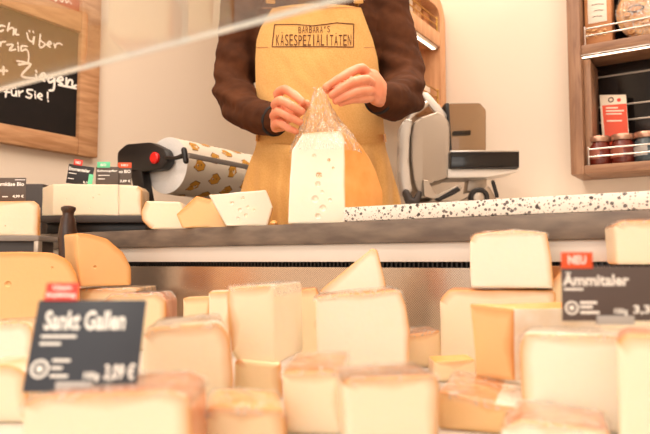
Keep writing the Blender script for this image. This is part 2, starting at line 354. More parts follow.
# ------------------------------------------------------------------ chalkboard on the left wall
xb = XL+.03
def PB(px, py, dx=0): return WX(px, py, xb+dx)
cb = empty('chalkboard', PB(50, 130), 0, 'black chalkboard in a thick oak frame with white handwriting', 'chalkboard')
yR = PB(98, 150).y; yRi = PB(79, 130).y; y0b = PB(0, 140).y-.75
zb0 = PB(98, 158).z; zb1 = PB(79, 137.5).z; zm0 = PB(78, 31).z; zm1 = PB(78, 11).z; ztop = zm1+.5
wm = M['wood_board']
def bar(nm, y0, y1, z0, z1, dx0=-.03, dx1=0): b = BM(); box(b, xb+dx0, xb+dx1, y0, y1, z0, z1, .004); return part(nm, b, wm, cb)
bar('frame_stile', yRi, yR, zb0, ztop+.08); bar('frame_rail', y0b, yRi, zb0, zb1); bar('frame_rail', y0b, yRi, zm0, zm1); bar('frame_rail', y0b, yRi, ztop, ztop+.08); bar('frame_stile', y0b-.08, y0b, zb0, ztop+.08)
b = BM(); box(b, xb-.028, xb-.018, y0b, yRi, zb1, zm0); board = part('writing_panel', b, M['chalkboard'], cb)
b = BM(); box(b, xb-.028, xb-.018, y0b, yRi, zm1, ztop); ob = part('upper_panel', b, M['reflectionboard'], cb, label='dark upper panel coloured orange as reflected cheese, with white script')
xw = xb-.017
def strokes(sts, parent, nm, w=.0032):
    b = BM()
    for s in sts:
        P = [WX(x, y, xw) for x, y in s]
        if len(P) > 2:      # smooth the hand-drawn line
            Q = []
            for i in range(len(P)-1):
                p0, p1, p2, p3 = P[max(i-1, 0)], P[i], P[i+1], P[min(i+2, len(P)-1)]
                for k in range(4):
                    t = k/4; Q.append(.5*((2*p1)+(p2-p0)*t+(2*p0-5*p1+4*p2-p3)*t*t+(3*p1-p0-3*p2+p3)*t**3))
            P = Q+[P[-1]]
        tube(b, P, [w]*len(P), 6)
    for v in b.verts: v.co.x = xw+(v.co.x-xw)*.25
    return part(nm, b, M['chalk'], parent)
z1 = lambda L: [[(x/2.955, y/2.955) for x, y in s] for s in L]
z4 = lambda L: [[(x/6.48, y/6.48) for x, y in s] for s in L]
z5 = lambda L: [[(x/3.945, 60+y/3.945) for x, y in s] for s in L]
strokes(z4([[(30, 170), (5, 165), (-15, 185), (-5, 205), (20, 195)], [(60, 150), (48, 200), (50, 195), (75, 180), (90, 190), (85, 225)], [(105, 190), (100, 220), (120, 225)],
            [(175, 215), (185, 255), (210, 270), (222, 235), (215, 285)], [(190, 200), (192, 205)], [(215, 205), (217, 210)],
            [(262, 225), (255, 300), (275, 305), (290, 285), (265, 265)], [(300, 290), (330, 285), (322, 268), (305, 290), (325, 305)], [(350, 285), (358, 310), (362, 288), (385, 280), (400, 290)]]), board, 'chalk_lettering')
strokes(z4([[(-5, 275), (2, 300), (8, 275), (35, 270)], [(45, 290), (85, 290), (60, 325), (100, 320)], [(118, 300), (120, 330)], [(115, 278), (116, 284)],
            [(175, 300), (140, 300), (140, 330), (170, 320), (185, 350), (180, 405), (150, 400), (110, 395)]]), board, 'chalk_lettering')
strokes(z5([[(0, 42), (28, 42)], [(14, 28), (13, 56)], [(75, 18), (122, 15), (85, 62), (135, 72)], [(142, 58), (145, 75)], [(142, 42), (144, 46)], [(158, 68), (180, 62), (172, 52), (158, 66), (175, 82)],
            [(205, 65), (190, 72), (195, 88), (212, 80), (215, 70), (212, 115), (195, 120)], [(225, 82), (248, 78), (240, 66), (226, 80), (245, 94)], [(262, 72), (262, 100), (272, 80), (285, 82), (285, 104), (300, 100)],
            [(232, 98), (300, 112)]]), board, 'chalk_lettering', .0042)
strokes(z5([[(40, 105), (28, 112), (22, 145)], [(18, 125), (38, 127)], [(45, 118), (48, 138), (62, 138), (64, 120), (65, 142)], [(50, 108), (51, 110)], [(60, 108), (61, 110)], [(74, 122), (76, 142)], [(76, 130), (90, 122)],
            [(128, 118), (108, 118), (110, 130), (125, 138), (118, 150), (103, 145)], [(138, 135), (140, 150)], [(138, 125), (139, 127)], [(148, 145), (166, 142), (158, 132), (148, 144), (164, 156)], [(188, 128), (188, 150)], [(189, 160), (190, 163)]]), board, 'chalk_lettering')
strokes(z4([[(300, -25), (320, -5), (335, -20)], [(350, -15), (360, 8), (372, -8)], [(385, -5), (400, 12), (410, 0)], [(425, 0), (430, 18), (445, 5)], [(455, 15), (462, 22)]]), ob, 'chalk_lettering', .0025)
# ------------------------------------------------------------------ cabinet on the rear wall, right
yc = 2.03
cab = empty('wall_shelf', WY(571, 178, yc), 0, 'walnut wall cabinet with open shelves, gallery rails and lit shelf edge', 'wall shelf')
A = WY(571, 178, yc); xi = WY(584, 165, yc).x; xl = A.x; zb = WY(571, 175, yc).z; zi = WY(584, 165.5, yc).z; XR = .62
zsh1 = WY(583, 44.5, yc).z; zsh0 = WY(583, 57, yc).z; zct = zsh1+.42
yb_ = YB-.002
def cbx(nm, x0, x1, y0, y1, z0, z1, m, r=.003, par=None): b = BM(); box(b, x0, x1, y0, y1, z0, z1, r); return part(nm, b, m, par or cab)
cbx('side_panel', xl, xi, yc, yb_, zb, zct, M['wood_cab']); cbx('side_panel', XR, XR+.045, yc, yb_, zb, zct, M['wood_cab'])
cbx('bottom_panel', xi, XR, yc, yb_, zb, zi, M['wood_cab_h']); cbx('top_panel', xi, XR, yc, yb_, zct-.045, zct, M['wood_cab_h'])
cbx('shelf', xi, XR, yc+.005, yb_, zsh0+.008, zsh1, M['wood_cab_h'])
led = cbx('light_profile', xi, XR, yc+.003, yc+.03, zsh0+.004, zsh0+.0078, M['steel'], .001); cbx('light_strip', xi, XR, yc+.016, yc+.026, zsh0+.003, zsh0+.004, M['led'], 0, led)
cbx('back_board', xi, XR, yb_-.012, yb_, zi, zct-.045, M['blackgloss'])
xin = xi+.022
cbx('inner_liner', xi, xin, yc+.03, yb_-.012, zi, zsh0, M['wood_cab'])
for px, py in ((603, 77), (628, 104), (634, 119), (600, 66)):
    p = WY(px, py, yb_-.014)
    if p.z < zsh0: cbx('slat', (xin if px < 610 else xin), XR, yb_-.016, yb_-.0125, p.z-.0028, p.z+.0028, M['alu'], .001)  # thin pale strips stand in for lit lines on the dark back board
def rails(z0, hs, ym=yc+.008):
    for h in hs:
        b = BM(); tube(b, [(xi+.012, ym, z0+h), (XR-.005, ym, z0+h)], [.0026]*2, 8); part('gallery_rail', b, M['steel'], cab)
    for x in (xi+.012, (xi+XR)/2+.1, XR-.008):
        b = BM(); tube(b, [(x, ym, z0-.001), (x, ym, z0+hs[-1]+.005)], [.003]*2, 8); part('rail_post', b, M['steel'], cab)
hA = WY(588, 157, yc+.008).z-zi; hB = WY(588, 149.5, yc+.008).z-zi
rails(zi, (hA, hB)); rails(zsh1, (hA, hB))
# jars
jm = [('jam', 'dark red preserve jar with metal lid in front of the leaflet, nearest the cabinet side'), ('jam', 'dark red preserve jar second from the cabinet side'), ('jamb', 'blue grey preserve jar right of the two red ones'), ('jam', 'dark preserve jar at the right picture edge')]
for i, (px, (mm, lb)) in enumerate(zip((599.5, 623, 646.5, 670), jm)):
    c = WY(px, 150, yc+.055); zj = zi+.0005; rj = .0345; hj = .078
    e = empty('preserve_jar', (c.x, c.y, zj), 0, lb, 'jar', 'preserve jars behind the lower gallery rail')
    b = BM(); lathe(b, (c.x, c.y, zj), [(rj*.9, 0), (rj, .005), (rj, hj*.75), (rj*.82, hj*.9), (rj*.82, hj)]); part('glass_body', b, M[mm], e)
    b = BM(); lathe(b, (c.x, c.y, zj+hj), [(rj*.94, -.004), (rj*.97, 0), (rj*.97, .011), (rj*.9, .014)]); part('lid', b, M['lid'], e)
    b = BM(); t0 = -math.pi/2-YAW-.0
    for k in range(10):
        a0 = t0-.75+k*.15; a1 = a0+.15; rr = rj+.0008
        v = [b.verts.new((c.x+rr*math.cos(a), c.y+rr*math.sin(a), zj+z)) for a, z in ((a0, .02), (a1, .02), (a1, .048), (a0, .048))]; b.faces.new(v)
    bmesh.ops.remove_doubles(b, verts=b.verts, dist=1e-5); part('paper_label', ev(b, [('SOLIDIFY', dict(thickness=.0004))]), M['pinklabel'] if mm == 'jam' else M['mayo'], e)
# leaflet
yl = yc+.115
P = lambda x, y: WY(x, y, yl)
e = empty('leaflet', (P(614, 130).x, yl, zi), 0, 'upright red and cream leaflet card standing behind the preserve jars', 'leaflet')
b = BM(); prism(b, [Vector((P(599, 0).x, yl, zi+.0005)), P(599.5, 95), P(626, 94.5), Vector((P(629, 100).x, yl, zi+.0005))], Vector((0, .004, 0)), .0008); part('card', b, M['leaf_white'], e)
b = BM(); prism(b, [Vector((P(602.5, 0).x, yl-.0008, zi+.004)), P(602, 105.5), P(626.5, 103.5), Vector((P(628, 100).x, yl-.0008, zi+.004))], Vector((0, .0007, 0))); part('red_panel', b, M['leaf_red'], e)
b = BM()
for x0, x1, y in ((606, 618, 108), (606, 624, 111), (606, 622, 114), (607, 622, 121)):
    prism(b, [P(x0, y+.7)+Vector((0, -.0012, 0)), P(x0, y-.7)+Vector((0, -.0012, 0)), P(x1, y-1)+Vector((0, -.0012, 0)), P(x1, y+.4)+Vector((0, -.0012, 0))], Vector((0, .001, 0)))
part('print_lines', b, M['leaf_white'], e)
b = BM(); c = P(611, 99.8); lathe(b, c+Vector((0, -.0012, 0)), [(.0085, 0), (.0085, .001), (.0055, .001), (.0055, 0), (.0085, 0)], 20, Vector((0, 1, 0)), caps=False); part('logo_ring', b, M['brown'], e)
b = BM(); c = P(619, 100); lathe(b, c+Vector((0, -.0012, 0)), [(.006, 0), (.006, .001)], 20, Vector((0, 1, 0))); part('round_emblem', b, M['redtab'], e)
# bag on the upper shelf
ybg = yc+.05
e = empty('snack_bag', (WY(595, 40, ybg).x, ybg+.03, zsh1), 0, 'brown kraft bag with a cream label on the upper shelf beside the cabinet side', 'snack bag')
x0, x1 = WY(584.5, 30, ybg).x, WY(612.5, 30, ybg).x; zt_ = zsh1+.25
b = BM(); box(b, x0, x1, ybg, ybg+.06, zsh1+.0005, zt_-.05, .006)
t = BM(); prism(t, [Vector((x0, ybg, zt_-.06)), Vector((x0+.004, ybg+.028, zt_)), Vector((x0+.004, ybg+.032, zt_)), Vector((x0, ybg+.06, zt_-.06))], Vector((x1-x0, 0, 0)), .001); join(b, t)
part('pouch', b, M['kraft'], e)
b = BM(); box(b, WY(588, 20, ybg).x, WY(607, 20, ybg).x, ybg-.0012, ybg+.001, WY(590, 24, ybg).z, zt_-.07, .0004); lb = part('paper_label', b, M['label'], e)
b = BM()
for y, w0, w1 in ((17, 593, 602), (11, 594, 603), (5, 592, 604)):
    p = WY(w0, y, ybg-.002); q = WY(w1, y-1, ybg-.002); tube(b, [p, (p+q)/2+Vector((0, 0, .002)), q], [.0008]*3, 6)
part('handwritten_print', b, M['brown'], lb)
b = BM()
for k in range(16):
    a = random.random(); p = WY(586+23*a, 30+random.random()*9-a*2, ybg-.001); lathe(b, p, [(.004+.002*random.random(), 0), (.002, -.0025)], 10, Vector((0, 1, 0)))
part('printed_pretzels', b, M['cracker'], e)
# round cracker pack
yp = yc+.045; c = WY(648, 13, yp); rr = .088
e = empty('cracker_pack', (c.x, yp+.02, zsh1), 0, 'round clear pack of golden crackers with a dark oval label on the upper shelf', 'food pack')
cz = zsh1+rr+.0005; cc_ = Vector((c.x, yp, cz))
b = BM(); lathe(b, cc_, [(rr*.2, -.004), (rr*.86, -.002), (rr, .01), (rr, .035), (rr*.86, .045)], 40, Vector((0, 1, 0))); pk = part('tray', b, M['cracker'], e)
b = BM()
for k in range(40):
    a = random.random()*6.28; r_ = rr*(.25+.6*random.random()); p = cc_+Vector((math.cos(a)*r_, -.004, math.sin(a)*r_))
    lathe(b, p, [(.013, .0), (.012, -.004), (.004, -.006)], 10, Vector((random.uniform(-.4, .4), 1, random.uniform(-.4, .4))))
part('cracker_pieces', b, [M['cracker']], pk)
o_ = WY(635.5, 8.5, yp-.012)
b = BM(); ring = [o_+Vector((.024*math.cos(t*.2618), 0, .0105*math.sin(t*.2618))) for t in range(24)]; prism(b, ring, Vector((0, .002, 0))); ol = part('oval_label', b, M['cardb'], e)
b = BM(); ring = [o_+Vector((.019*math.cos(t*.2618), -.0006, .0068*math.sin(t*.2618))) for t in range(24)]; prism(b, ring, Vector((0, .0005, 0))); part('oval_field', b, M['kraft'], ol)
b = BM(); lathe(b, cc_+Vector((0, .0, 0)), [(rr*.3, -.016), (rr*.8, -.014), (rr*1.02, 0), (rr*1.02, .02)], 40, Vector((0, 1, 0))); part('clear_cover', b, M['film'], e)
# ------------------------------------------------------------------ narrow lit shelf at the corner behind the seller
xn = -.88
N_ = lambda x, y, dx=0: WX(x, y, xn+dx)
yR2 = N_(445.5, 60).y; yR1 = N_(440.5, 60).y; yL2 = 1.72
zN0 = N_(444, 112).z; zN1 = N_(440, -3).z
ns = empty('lit_shelf_unit', (xn-.05, (yL2+yR2)/2, zN0), 0, 'pale wood shelf unit with rounded corner and glowing light strip behind the seller', 'shelf unit')
def nbx(nm, y0, y1, z0, z1, m, x0=xn-.115, x1=xn, r=.003, par=None): b = BM(); box(b, x0, x1, y0, y1, z0, z1, r); return part(nm, b, m, par or ns)
b = BM(); pp = [Vector((xn, yR1, zN0)), Vector((xn, yR1, zN1-.10))]
rc = .09
arc_o = [Vector((xn, yR2-rc+rc*math.cos(t), zN1-rc+rc*math.sin(t))) for t in [i*math.pi/16 for i in range(9)]]
ri = rc-(yR2-yR1); arc_i = [Vector((xn, yR2-rc+ri*math.cos(t), zN1-rc+ri*math.sin(t))) for t in [i*math.pi/16 for i in range(9)]]
poly = [Vector((xn, yR2, zN0))]+arc_o+[Vector((xn, yL2, zN1)), Vector((xn, yL2, zN1-(yR2-yR1)))]+arc_i[::-1]+[Vector((xn, yR1, zN0))]
prism(b, poly, Vector((-.118, 0, 0))); part('frame', b, M['wood_pale'], ns)
nbx('side_panel', yL2, yL2+.03, zN0, zN1-.03, M['wood_pale']); nbx('bottom_panel', yL2+.03, yR1, zN0, zN0+.02, M['wood_pale']); nbx('back_board', yL2+.03, yR1, zN0+.02, zN1-.035, M['wood_pale'], xn-.118, xn-.108, 0)
zs1 = N_(440, 33).z; zs0 = N_(438, 48.5).z
nbx('shelf', yL2+.03, yR1, zs0+.01, zs1, M['wood_pale'])
lp = nbx('light_profile', yL2+.03, yR1-.02, zs0-.002, zs0+.01, M['steel'], xn-.03, xn-.003, .002); nbx('light_strip', yL2+.04, yR1-.03, zs0-.0035, zs0-.002, M['led'], xn-.018, xn-.007, 0, lp)
for zf in (zs1, zN0+.02):
    for h in (.025, .05):
        b = BM(); tube(b, [(xn-.008, yL2+.035, zf+h), (xn-.008, yR1-.01, zf+h)], [.0028]*2, 8); part('gallery_rail', b, M['brass'], ns)
    b = BM(); tube(b, [(xn-.008, yR1-.012, zf-.001), (xn-.008, yR1-.012, zf+.055)], [.0035]*2, 8); part('rail_post', b, M['brass'], ns)
k = 0
for zf, pl in ((zs1, 'upper'), (zN0+.02, 'lower')):
    for j in range(2, 5):
        y = yL2+.08+j*.072; h = (.11, .085, .1, .12, .09)[j]; m = (M['cracker'], M['kraft'], M['label'])[(j+k) % 3]
        b = BM(); box(b, xn-.10, xn-.03, y-.03, y+.03, zf+.0005, zf+h*.8, .01)
        t = BM(); prism(t, [Vector((xn-.095, y-.027, zf+h*.75)), Vector((xn-.066, y-.027, zf+h)), Vector((xn-.062, y-.027, zf+h)), Vector((xn-.035, y-.027, zf+h*.75))], Vector((0, .054, 0)), .001); join(b, t)
        tag(part('food_pouch', b, m), '%s food pouch, %s level of lit shelf unit, %s the corner' % (('golden', 'brown kraft', 'cream')[(j+k) % 3], pl, {2: 'third from', 3: 'second from', 4: 'nearest'}[j]), 'food pouch', 'food pouches on the %s level of the lit shelf unit' % pl)
    k += 1
# ------------------------------------------------------------------ meat slicer
DS = 1.95
sl = empty('meat_slicer', CC((450-325)/F*DS, DS+.06, .9005), YAW, 'silver deli slicing machine with smoked guard and black carriage on the rear counter', 'slicing machine')
def pp_(pts, D): return [W(x, y, D) for x, y in pts]
def pr_(nm, pts, D, th, m, r=.003, par=None, rp=0, label=None):
    P = pp_(pts, D); P = roundpoly(P, rp) if rp else P
    b = BM(); prism(b, P, FH*th, r); return part(nm, b, m, par or sl, label=label)
zb9 = .9005
def yat(z, D): return 262-(z-ZC)*F/D
yb9 = yat(zb9, DS)
pr_('base', [(412, yb9), (412, yb9-6), (424, yb9-12), (462, yb9-12), (489, yb9-28), (497, yb9-14), (500, yb9)], DS+.0, .2, M['alu3'], .004, rp=.01)
pr_('motor_housing', [(420, 198), (414, 182), (411, 160), (411, 138), (414, 122), (421, 117), (438, 111), (446, 116), (450, 124), (450, 177), (436, 182), (425, 186), (434, 198)], DS-.005, .16, M['alu'], .006, rp=.006)
pr_('blade_guard', [(404, 196), (399, 176), (399, 150), (399, 128), (405, 118), (413, 119), (410, 138), (409, 160), (411, 182), (413, 192)], DS-.012, .06, M['alu2'], .008, rp=.012)
b = BM(); c = W(412, 153, DS+.07); lathe(b, c, [(.062, 0), (.062, .004), (.055, .008)], 48, -(RT*.95+FH*.3)); part('blade', b, M['steel'], sl)
pr_('guard_bracket', [(420, 93), (428, 92), (447, 114), (447, 122), (440, 118)], DS+.01, .02, M['alu2'], .003)
pr_('guard_bracket', [(404, 121), (414, 108), (427, 100), (430, 104), (416, 114), (408, 124)], DS+.01, .03, M['steel'], .003)
pr_('fence_edge', [(445, 103), (449, 103), (453, 168), (448, 168), (448, 118)], DS, .09, M['black'], .001)
pr_('smoked_guard', [(449, 103.5), (480, 103), (486, 110), (486, 151), (450, 151)], DS+.05, .006, M['smoke'], .001, rp=.006)
pr_('guard_clip', [(453, 131), (471, 130), (471, 134.5), (453, 135)], DS+.06, .02, M['black'], .002)
cr_ = pr_('carriage', [(451, 151), (519.5, 150.5), (519.5, 168), (451, 168.5)], DS-.03, .14, M['blackgloss'], .003)
pr_('carriage_lip', [(451, 150.3), (519.5, 150), (519.5, 151.6), (451, 152)], DS-.032, .15, M['steel'], .0005, cr_)
pr_('sliding_tray', [(448, 169), (519, 169), (519, 171), (487, 177), (448, 178)], DS-.02, .12, M['alu2'], .002)
pr_('support_column', [(469, 176), (487, 175), (487, 188), (467, 192)], DS+.05, .06, M['alu'], .003)
pr_('handle_arm', [(424, 196), (423, 180), (428, 180), (436, 195), (460, 184), (463, 188), (441, 201)], DS-.03, .02, M['alu'], .003, rp=.004)
pr_('grip', [(436, 199), (458, 186), (461, 190), (455, 194), (440, 201)], DS-.05, .03, M['black'], .004, rp=.004)
b = BM(); c = W(478, 198, DS-.012); lathe(b, c, [(.031, -.002), (.031, .016), (.027, .02), (.02, .02), (.018, .012)], 32, -FH); kn = part('dial', b, M['black'], sl)
b = BM(); lathe(b, c, [(.017, 0), (.017, .014), (.008, .018)], 24, -FH); part('dial_hub', b, M['alu'], kn)
b = BM(); tube(b, [W(493, 182, DS), W(497, 196, DS)], [.006, .006], 12); part('lock_screw', b, M['black'], sl)
b = BM(); tube(b, pp_([(406, 193), (409, 200), (416, 203), (419, 194)], DS-.01), [.012, .016, .016, .01], 12); part('round_foot', b, M['darkgrey'], sl)
# ------------------------------------------------------------------ paper roll dispenser
DR = 1.68
rc_ = W(167, 165.5, DR); rr = .0765; Lr = .36; ay = Vector((0, 1, 0))
rd = empty('paper_roll_dispenser', (rc_.x, rc_.y+.15, zt), 0, 'black counter dispenser holding a roll of printed wrapping paper', 'paper dispenser')
b = BM(); n = 48
lathe(b, rc_, [(rr, 0), (rr, Lr)], n, ay); lathe(b, rc_, [(rr*.3, -.0006), (rr*.995, -.0006), (rr*.995, .001)], n, ay, 1)
rl = part('paper_roll', b, [M['paper'], M['paperside']], rd, label='white wrapping paper roll')
b = BM()
def cyl(a, y, off=.0006): return Vector((rc_.x+(rr+off)*math.cos(a), rc_.y+y, rc_.z+(rr+off)*math.sin(a)))
wedge = [(-1, -.5), (-.6, .45), (.1, .8), (1, .3), (.8, -.4), (-.1, -.8)]
for i in range(8):
    for j in range(5):
        a0 = i*.7854+(.39 if j % 2 else 0); y0 = .045+j*.065; ph = random.uniform(-.4, .4)
        for s, mi, off in ((1.15, 1, .0004), (1, 0, .0009)):
            vs = []
            for u, v in wedge:
                u2, v2 = u*math.cos(ph)-v*math.sin(ph), u*math.sin(ph)+v*math.cos(ph)
                vs.append(b.verts.new(cyl(a0+v2*.020*s/rr, y0+u2*.019*s, off)))
            f = b.faces.new(vs); f.material_index = mi
        for q in (-.35, .25):
            vs = [b.verts.new(cyl(a0+(v*.003+q*.005)/rr, y0+(q+u*.13)*.019, .0012)) for u, v in ((-1, -.4), (0, 1), (1, .4), (0, -1))]; f = b.faces.new(vs); f.material_index = 1
part('printed_cheeses', b, [M['gold'], M['goldline']], rl, smooth=0)
ya = rc_.y-.035
def RP(x, y, Y=ya): return WY(x, y, Y)
b = BM(); prism(b, roundpoly([RP(117, 175), RP(117, 152), RP(126, 144), RP(150, 142), RP(164, 149), RP(168, 160), RP(162, 169), RP(140, 172)], .010), Vector((0, .03, 0)), .004); arm = part('end_arm', b, M['black'], rd)
b = BM(); c = RP(155, 158, ya-.002); lathe(b, c, [(.0155, .002), (.0155, -.004), (.012, -.007)], 32, ay); part('red_button', b, M['red'], arm)
b = BM(); pz = RP(140, 175); prism(b, [RP(129, 168), RP(141, 170), Vector((RP(153, 180).x, ya, zt+.001)), Vector((RP(143, 180).x, ya, zt+.001))], Vector((0, .03, 0)), .003); part('stand_leg', b, M['black'], rd)
b = BM(); box(b, rc_.x-.045, rc_.x+.09, ya-.005, ya+.04, zt+.0005, zt+.012, .003); box(b, rc_.x+.055, rc_.x+.085, ya+.04, ya+.12, zt+.0005, zt+.012, .003); part('foot_bar', b, M['black'], rd)
p0 = RP(173, 157); 
b = BM(); tube(b, [RP(166, 158), RP(176, 158), RP(184, 155.5)], [.005, .005, .007], 12); tube(b, [RP(184, 150), RP(186, 161)], [.0075, .0075], 12); part('pivot_rod', b, M['black'], rd)
xk = RP(187, 155).x
b = BM()
pa = RP(187, 155); box(b, pa.x+.002, pa.x+.008, ya, ya+.42, pa.z-.008, pa.z+.005, .001); part('cutting_bar', b, M['midgrey'], rd)
# ------------------------------------------------------------------ cheeses
def poly_attr(bm): return bm.verts.layers.float.get('rind') or bm.verts.layers.float.new('rind')
def cheese(label, px, D, yaw, depth, zb, flags, ps='pale', rn='tan', taper=1., shift=0., rnd=.004, film=0, holes=None, group=None, hs=None, ws=None, seed=0, name='cheese_wedge', cat='cheese', pivot=None, inset=.006, back_r='p'):
    """front outline traced on an upright plane (BL .. clockwise .. BR) at distance D turned by yaw, pushed back by depth (metres)"""
    anc = [(px[0][0]+px[-1][0])/2, (px[0][1]+px[-1][1])/2]
    th = YAW+R(yaw); tx = Vector((math.cos(th), math.sin(th), 0)); ny = Vector((-math.sin(th), math.cos(th), 0))
    P0 = W(anc[0], anc[1], D); P0 = Vector((P0.x, P0.y, zb)); Mx = rot_at(P0, th); Mi = Mx.inverted()
    pts = []
    for i, (x, y) in enumerate(px):
        q = Mi @ WP(x, y, P0, ny); pts.append(Vector((q.x, q.z)))
    pts[0].y = 0; pts[-1].y = 0
    pts, fl = roundpoly(pts, rnd, 4, flags)
    # subdivide the long edges so the gradient follows them
    q = []; qf = []
    for i, p in enumerate(pts):
        nx = pts[(i+1) % len(pts)]; k = max(1, int((nx-p).length/.012))
        for j in range(k): q.append(p+(nx-p)*j/k); qf.append(fl[i])
    pts, fl = q, qf; n = len(pts); random.seed(seed+17)
    c = sum(pts, Vector((0, 0)))/n
    def ins(p, d): v = p-c; return c+v*max(0, 1-d/max(v.length, 1e-6))
    isr = [1. if (fl[i] in 'rs' or fl[i-1] in 'rs') else 0. for i in range(n)]
    bm = BM(); L = bm.verts.layers.float.new('rind')
    def ring(fn, y, a):
        out = []
        for i, p in enumerate(pts):
            u = fn(p); v = bm.verts.new((u.x, y, u.y)); v[L] = a*isr[i]; out.append(v)
        return out
    pv = pivot if pivot is not None else c.x
    nb = 6 if (hs or ws) else 3
    rings = [ring(lambda p: ins(p, inset*2.2), 0, 0.), ring(lambda p: ins(p, inset), 0, .42), ring(lambda p: ins(p, .0016), 0.0002, .8), ring(lambda p: p, .0016, 1.)]
    for k in range(1, nb+1):
        t = k/nb; w = (1+(taper-1)*t) if ws is None else ws(t); h = 1 if hs is None else hs(t)
        s_ = shift*t
        rings.append(ring(lambda p: Vector((pv+(p.x-pv)*w+s_, p.y*h)), max(.0016, depth*t-(.001 if k == nb else 0)), 1. if k < nb else .9))
    w = taper if ws is None else ws(1); h = 1 if hs is None else hs(1)
    rings.append(ring(lambda p: Vector((pv+(ins(p, .003).x-pv)*w+shift, ins(p, .003).y*h)), depth, .5))
    for ri_, (A_, B_) in enumerate(zip(rings, rings[1:])):
        for i in range(n):
            f = bm.faces.new([A_[i], A_[(i+1) % n], B_[(i+1) % n], B_[i]])
            f.material_index = (1 if fl[i] == 'r' else 2 if fl[i] == 's' else 0) if ri_ >= 3 else 0
    bm.faces.new(rings[0][::-1]); bk = bm.faces.new(rings[-1]); bk.material_index = 1 if back_r == 'r' else 0
    for v in bm.verts:      # hand-cut unevenness
        w_ = v.co*28+Vector((seed*3.1, seed, 0)); a = noise.noise_vector(w_)*.0011
        if v.co.z < .003: a.z = 0
        if v.co.y < .0001: a.y = 0
        v.co += a
    if holes:
        t = BM()
        for hx, hy, hr in holes:
            q = Mi @ WP(hx, hy, P0, ny); u = BM(); bmesh.ops.create_icosphere(u, subdivisions=3, radius=hr)
            for v in u.verts: v.co = Vector((v.co.x, v.co.y*.8, v.co.z))+Vector((q.x, -hr*.25, q.z))
            join(t, u)
        mt = bpy.data.meshes.new('cut'); t.to_mesh(mt); t.free(); co = bpy.data.objects.new('cut', mt); C.objects.link(co)
        bmesh.ops.recalc_face_normals(bm, faces=bm.faces)
        bm = ev(bm, [('BOOLEAN', dict(operation='DIFFERENCE', object=co, solver='EXACT'))]); bpy.data.objects.remove(co)
    fb = None
    if film:
        fb = BM()
        for A_, B_ in ((0, 0),): pass
        K = [Vector((pv+(p.x-pv)*w_2, p.y)) for p in pts for w_2 in (1,)]
        rg = []
        for t in [i/7 for i in range(8)]:
            w = (1+(taper-1)*t) if ws is None else ws(t); h = 1 if hs is None else hs(t); row = []
            for i, p in enumerate(pts):
                u = Vector((pv+(p.x-pv)*w+shift*t, p.y*h)); d = (p-c); d = d/max(d.length, 1e-6)
                e_ = .0022+.0022*noise.noise(Vector((u.x*60, t*depth*60, u.y*60+seed)))
                if p.y < .002: d.y = 0; d.x = 0
                row.append(fb.verts.new((u.x+d.x*e_, -.0015+(depth+.003)*t, u.y+d.y*e_)))
            rg.append(row)
        for A_, B_ in zip(rg, rg[1:]):
            for i in range(n): fb.faces.new([A_[i], A_[(i+1) % n], B_[(i+1) % n], B_[i]])
        # the film is crumpled over the top of the piece; its hem hangs a little down the sides
        for i in range(n):
            p = rg[0][i].co; q = rg[0][(i+1) % n].co
        hem = [[fb.verts.new(v.co+Vector((0, 0, -.006-.004*noise.noise(Vector((v.co.x*90, seed, 0)))))) if True else None for v in rg[0]]]
        for i in range(n): fb.faces.new([rg[0][i], rg[0][(i+1) % n], hem[0][(i+1) % n], hem[0][i]])
        zt_f = max(v.co.z for v in fb.verts)
        lim = zt_f-max(.013, .13*zt_f)
        bmesh.ops.delete(fb, geom=[f for f in fb.faces if f.calc_center_median().z < lim+.005*noise.noise(f.calc_center_median()*70)], context='FACES')
        bmesh.ops.delete(fb, geom=[v for v in fb.verts if not v.link_faces], context='VERTS')
        fb.transform(Mx)
    bm.transform(Mx)
    o = part(name, bm, [PS[ps], RN[rn], RN['top']], M0=Mx, smooth=55); tag(o, label, cat, group)
    if fb: part('cling_film', fb, M['film'], o, smooth=60)
    return o
c_ = cheese
# -- in the display, left
c_('large orange yellow half wheel of cheese behind the left price card', [(-60, 330), (-60, 252), (50, 252), (68, 260), (78, 278), (80, 300), (80, 325)], 1.13, 21, .055, .6005, 'prrrrrp', 'yellow', 'orange', rnd=.012, name='cheese_wheel_half', holes=[(8, 284, .006), (52, 268, .003)], seed=1)
zC = W(100, 287.5, 1.27).z
c_('flat film wrapped cheese piece under the leaning orange wedge', [(74, 330), (76, 289), (138, 288), (141, 330)], 1.24, 0, .13, .6005, 'prrp', 'warm', 'pale', film=1, seed=2, name='cheese_slab')
c_('orange yellow gouda wedge with rounded rind standing on the wrapped pieces', [(80, 288), (77, 233), (90, 234), (108, 239), (124, 253), (131, 268), (131, 288)], 1.25, 40, .08, zC+.004, 'prrrrrp', 'yellow', 'orange', rnd=.006, holes=[(95, 267, .0035)], seed=3)
c_('film wrapped cheese with pinkish rind right of the gouda wedge', [(100, 345), (101, 303), (112, 295), (158, 293), (166, 300), (166, 345)], 1.08, 0, .08, .6005, 'prrrrp', 'warm', 'pink', film=1, rnd=.006, seed=4)
c_('pale wrapped cheese piece behind the left edge of the large card', [(-20, 400), (-18, 324), (26, 322), (33, 330), (33, 400)], .80, 0, .07, .6005, 'prrrp', 'cream', 'pale', film=1, rnd=.008, seed=5)
c_('blurred pale cheese piece low at the left picture edge', [(-30, 440), (-30, 366), (10, 364), (26, 372), (28, 440)], .60, 0, .06, .6005, 'prrrp', 'pale', 'white', rnd=.006, seed=6)
c_('big blurred pale cheese at the bottom left holding the large price card', [(18, 480), (22, 404), (40, 396), (170, 391), (190, 400), (196, 480)], .43, -3, .075, .6005, 'prrrrp', 'pale', 'pink', film=1, rnd=.004, taper=.85, seed=7, name='cheese_slab')
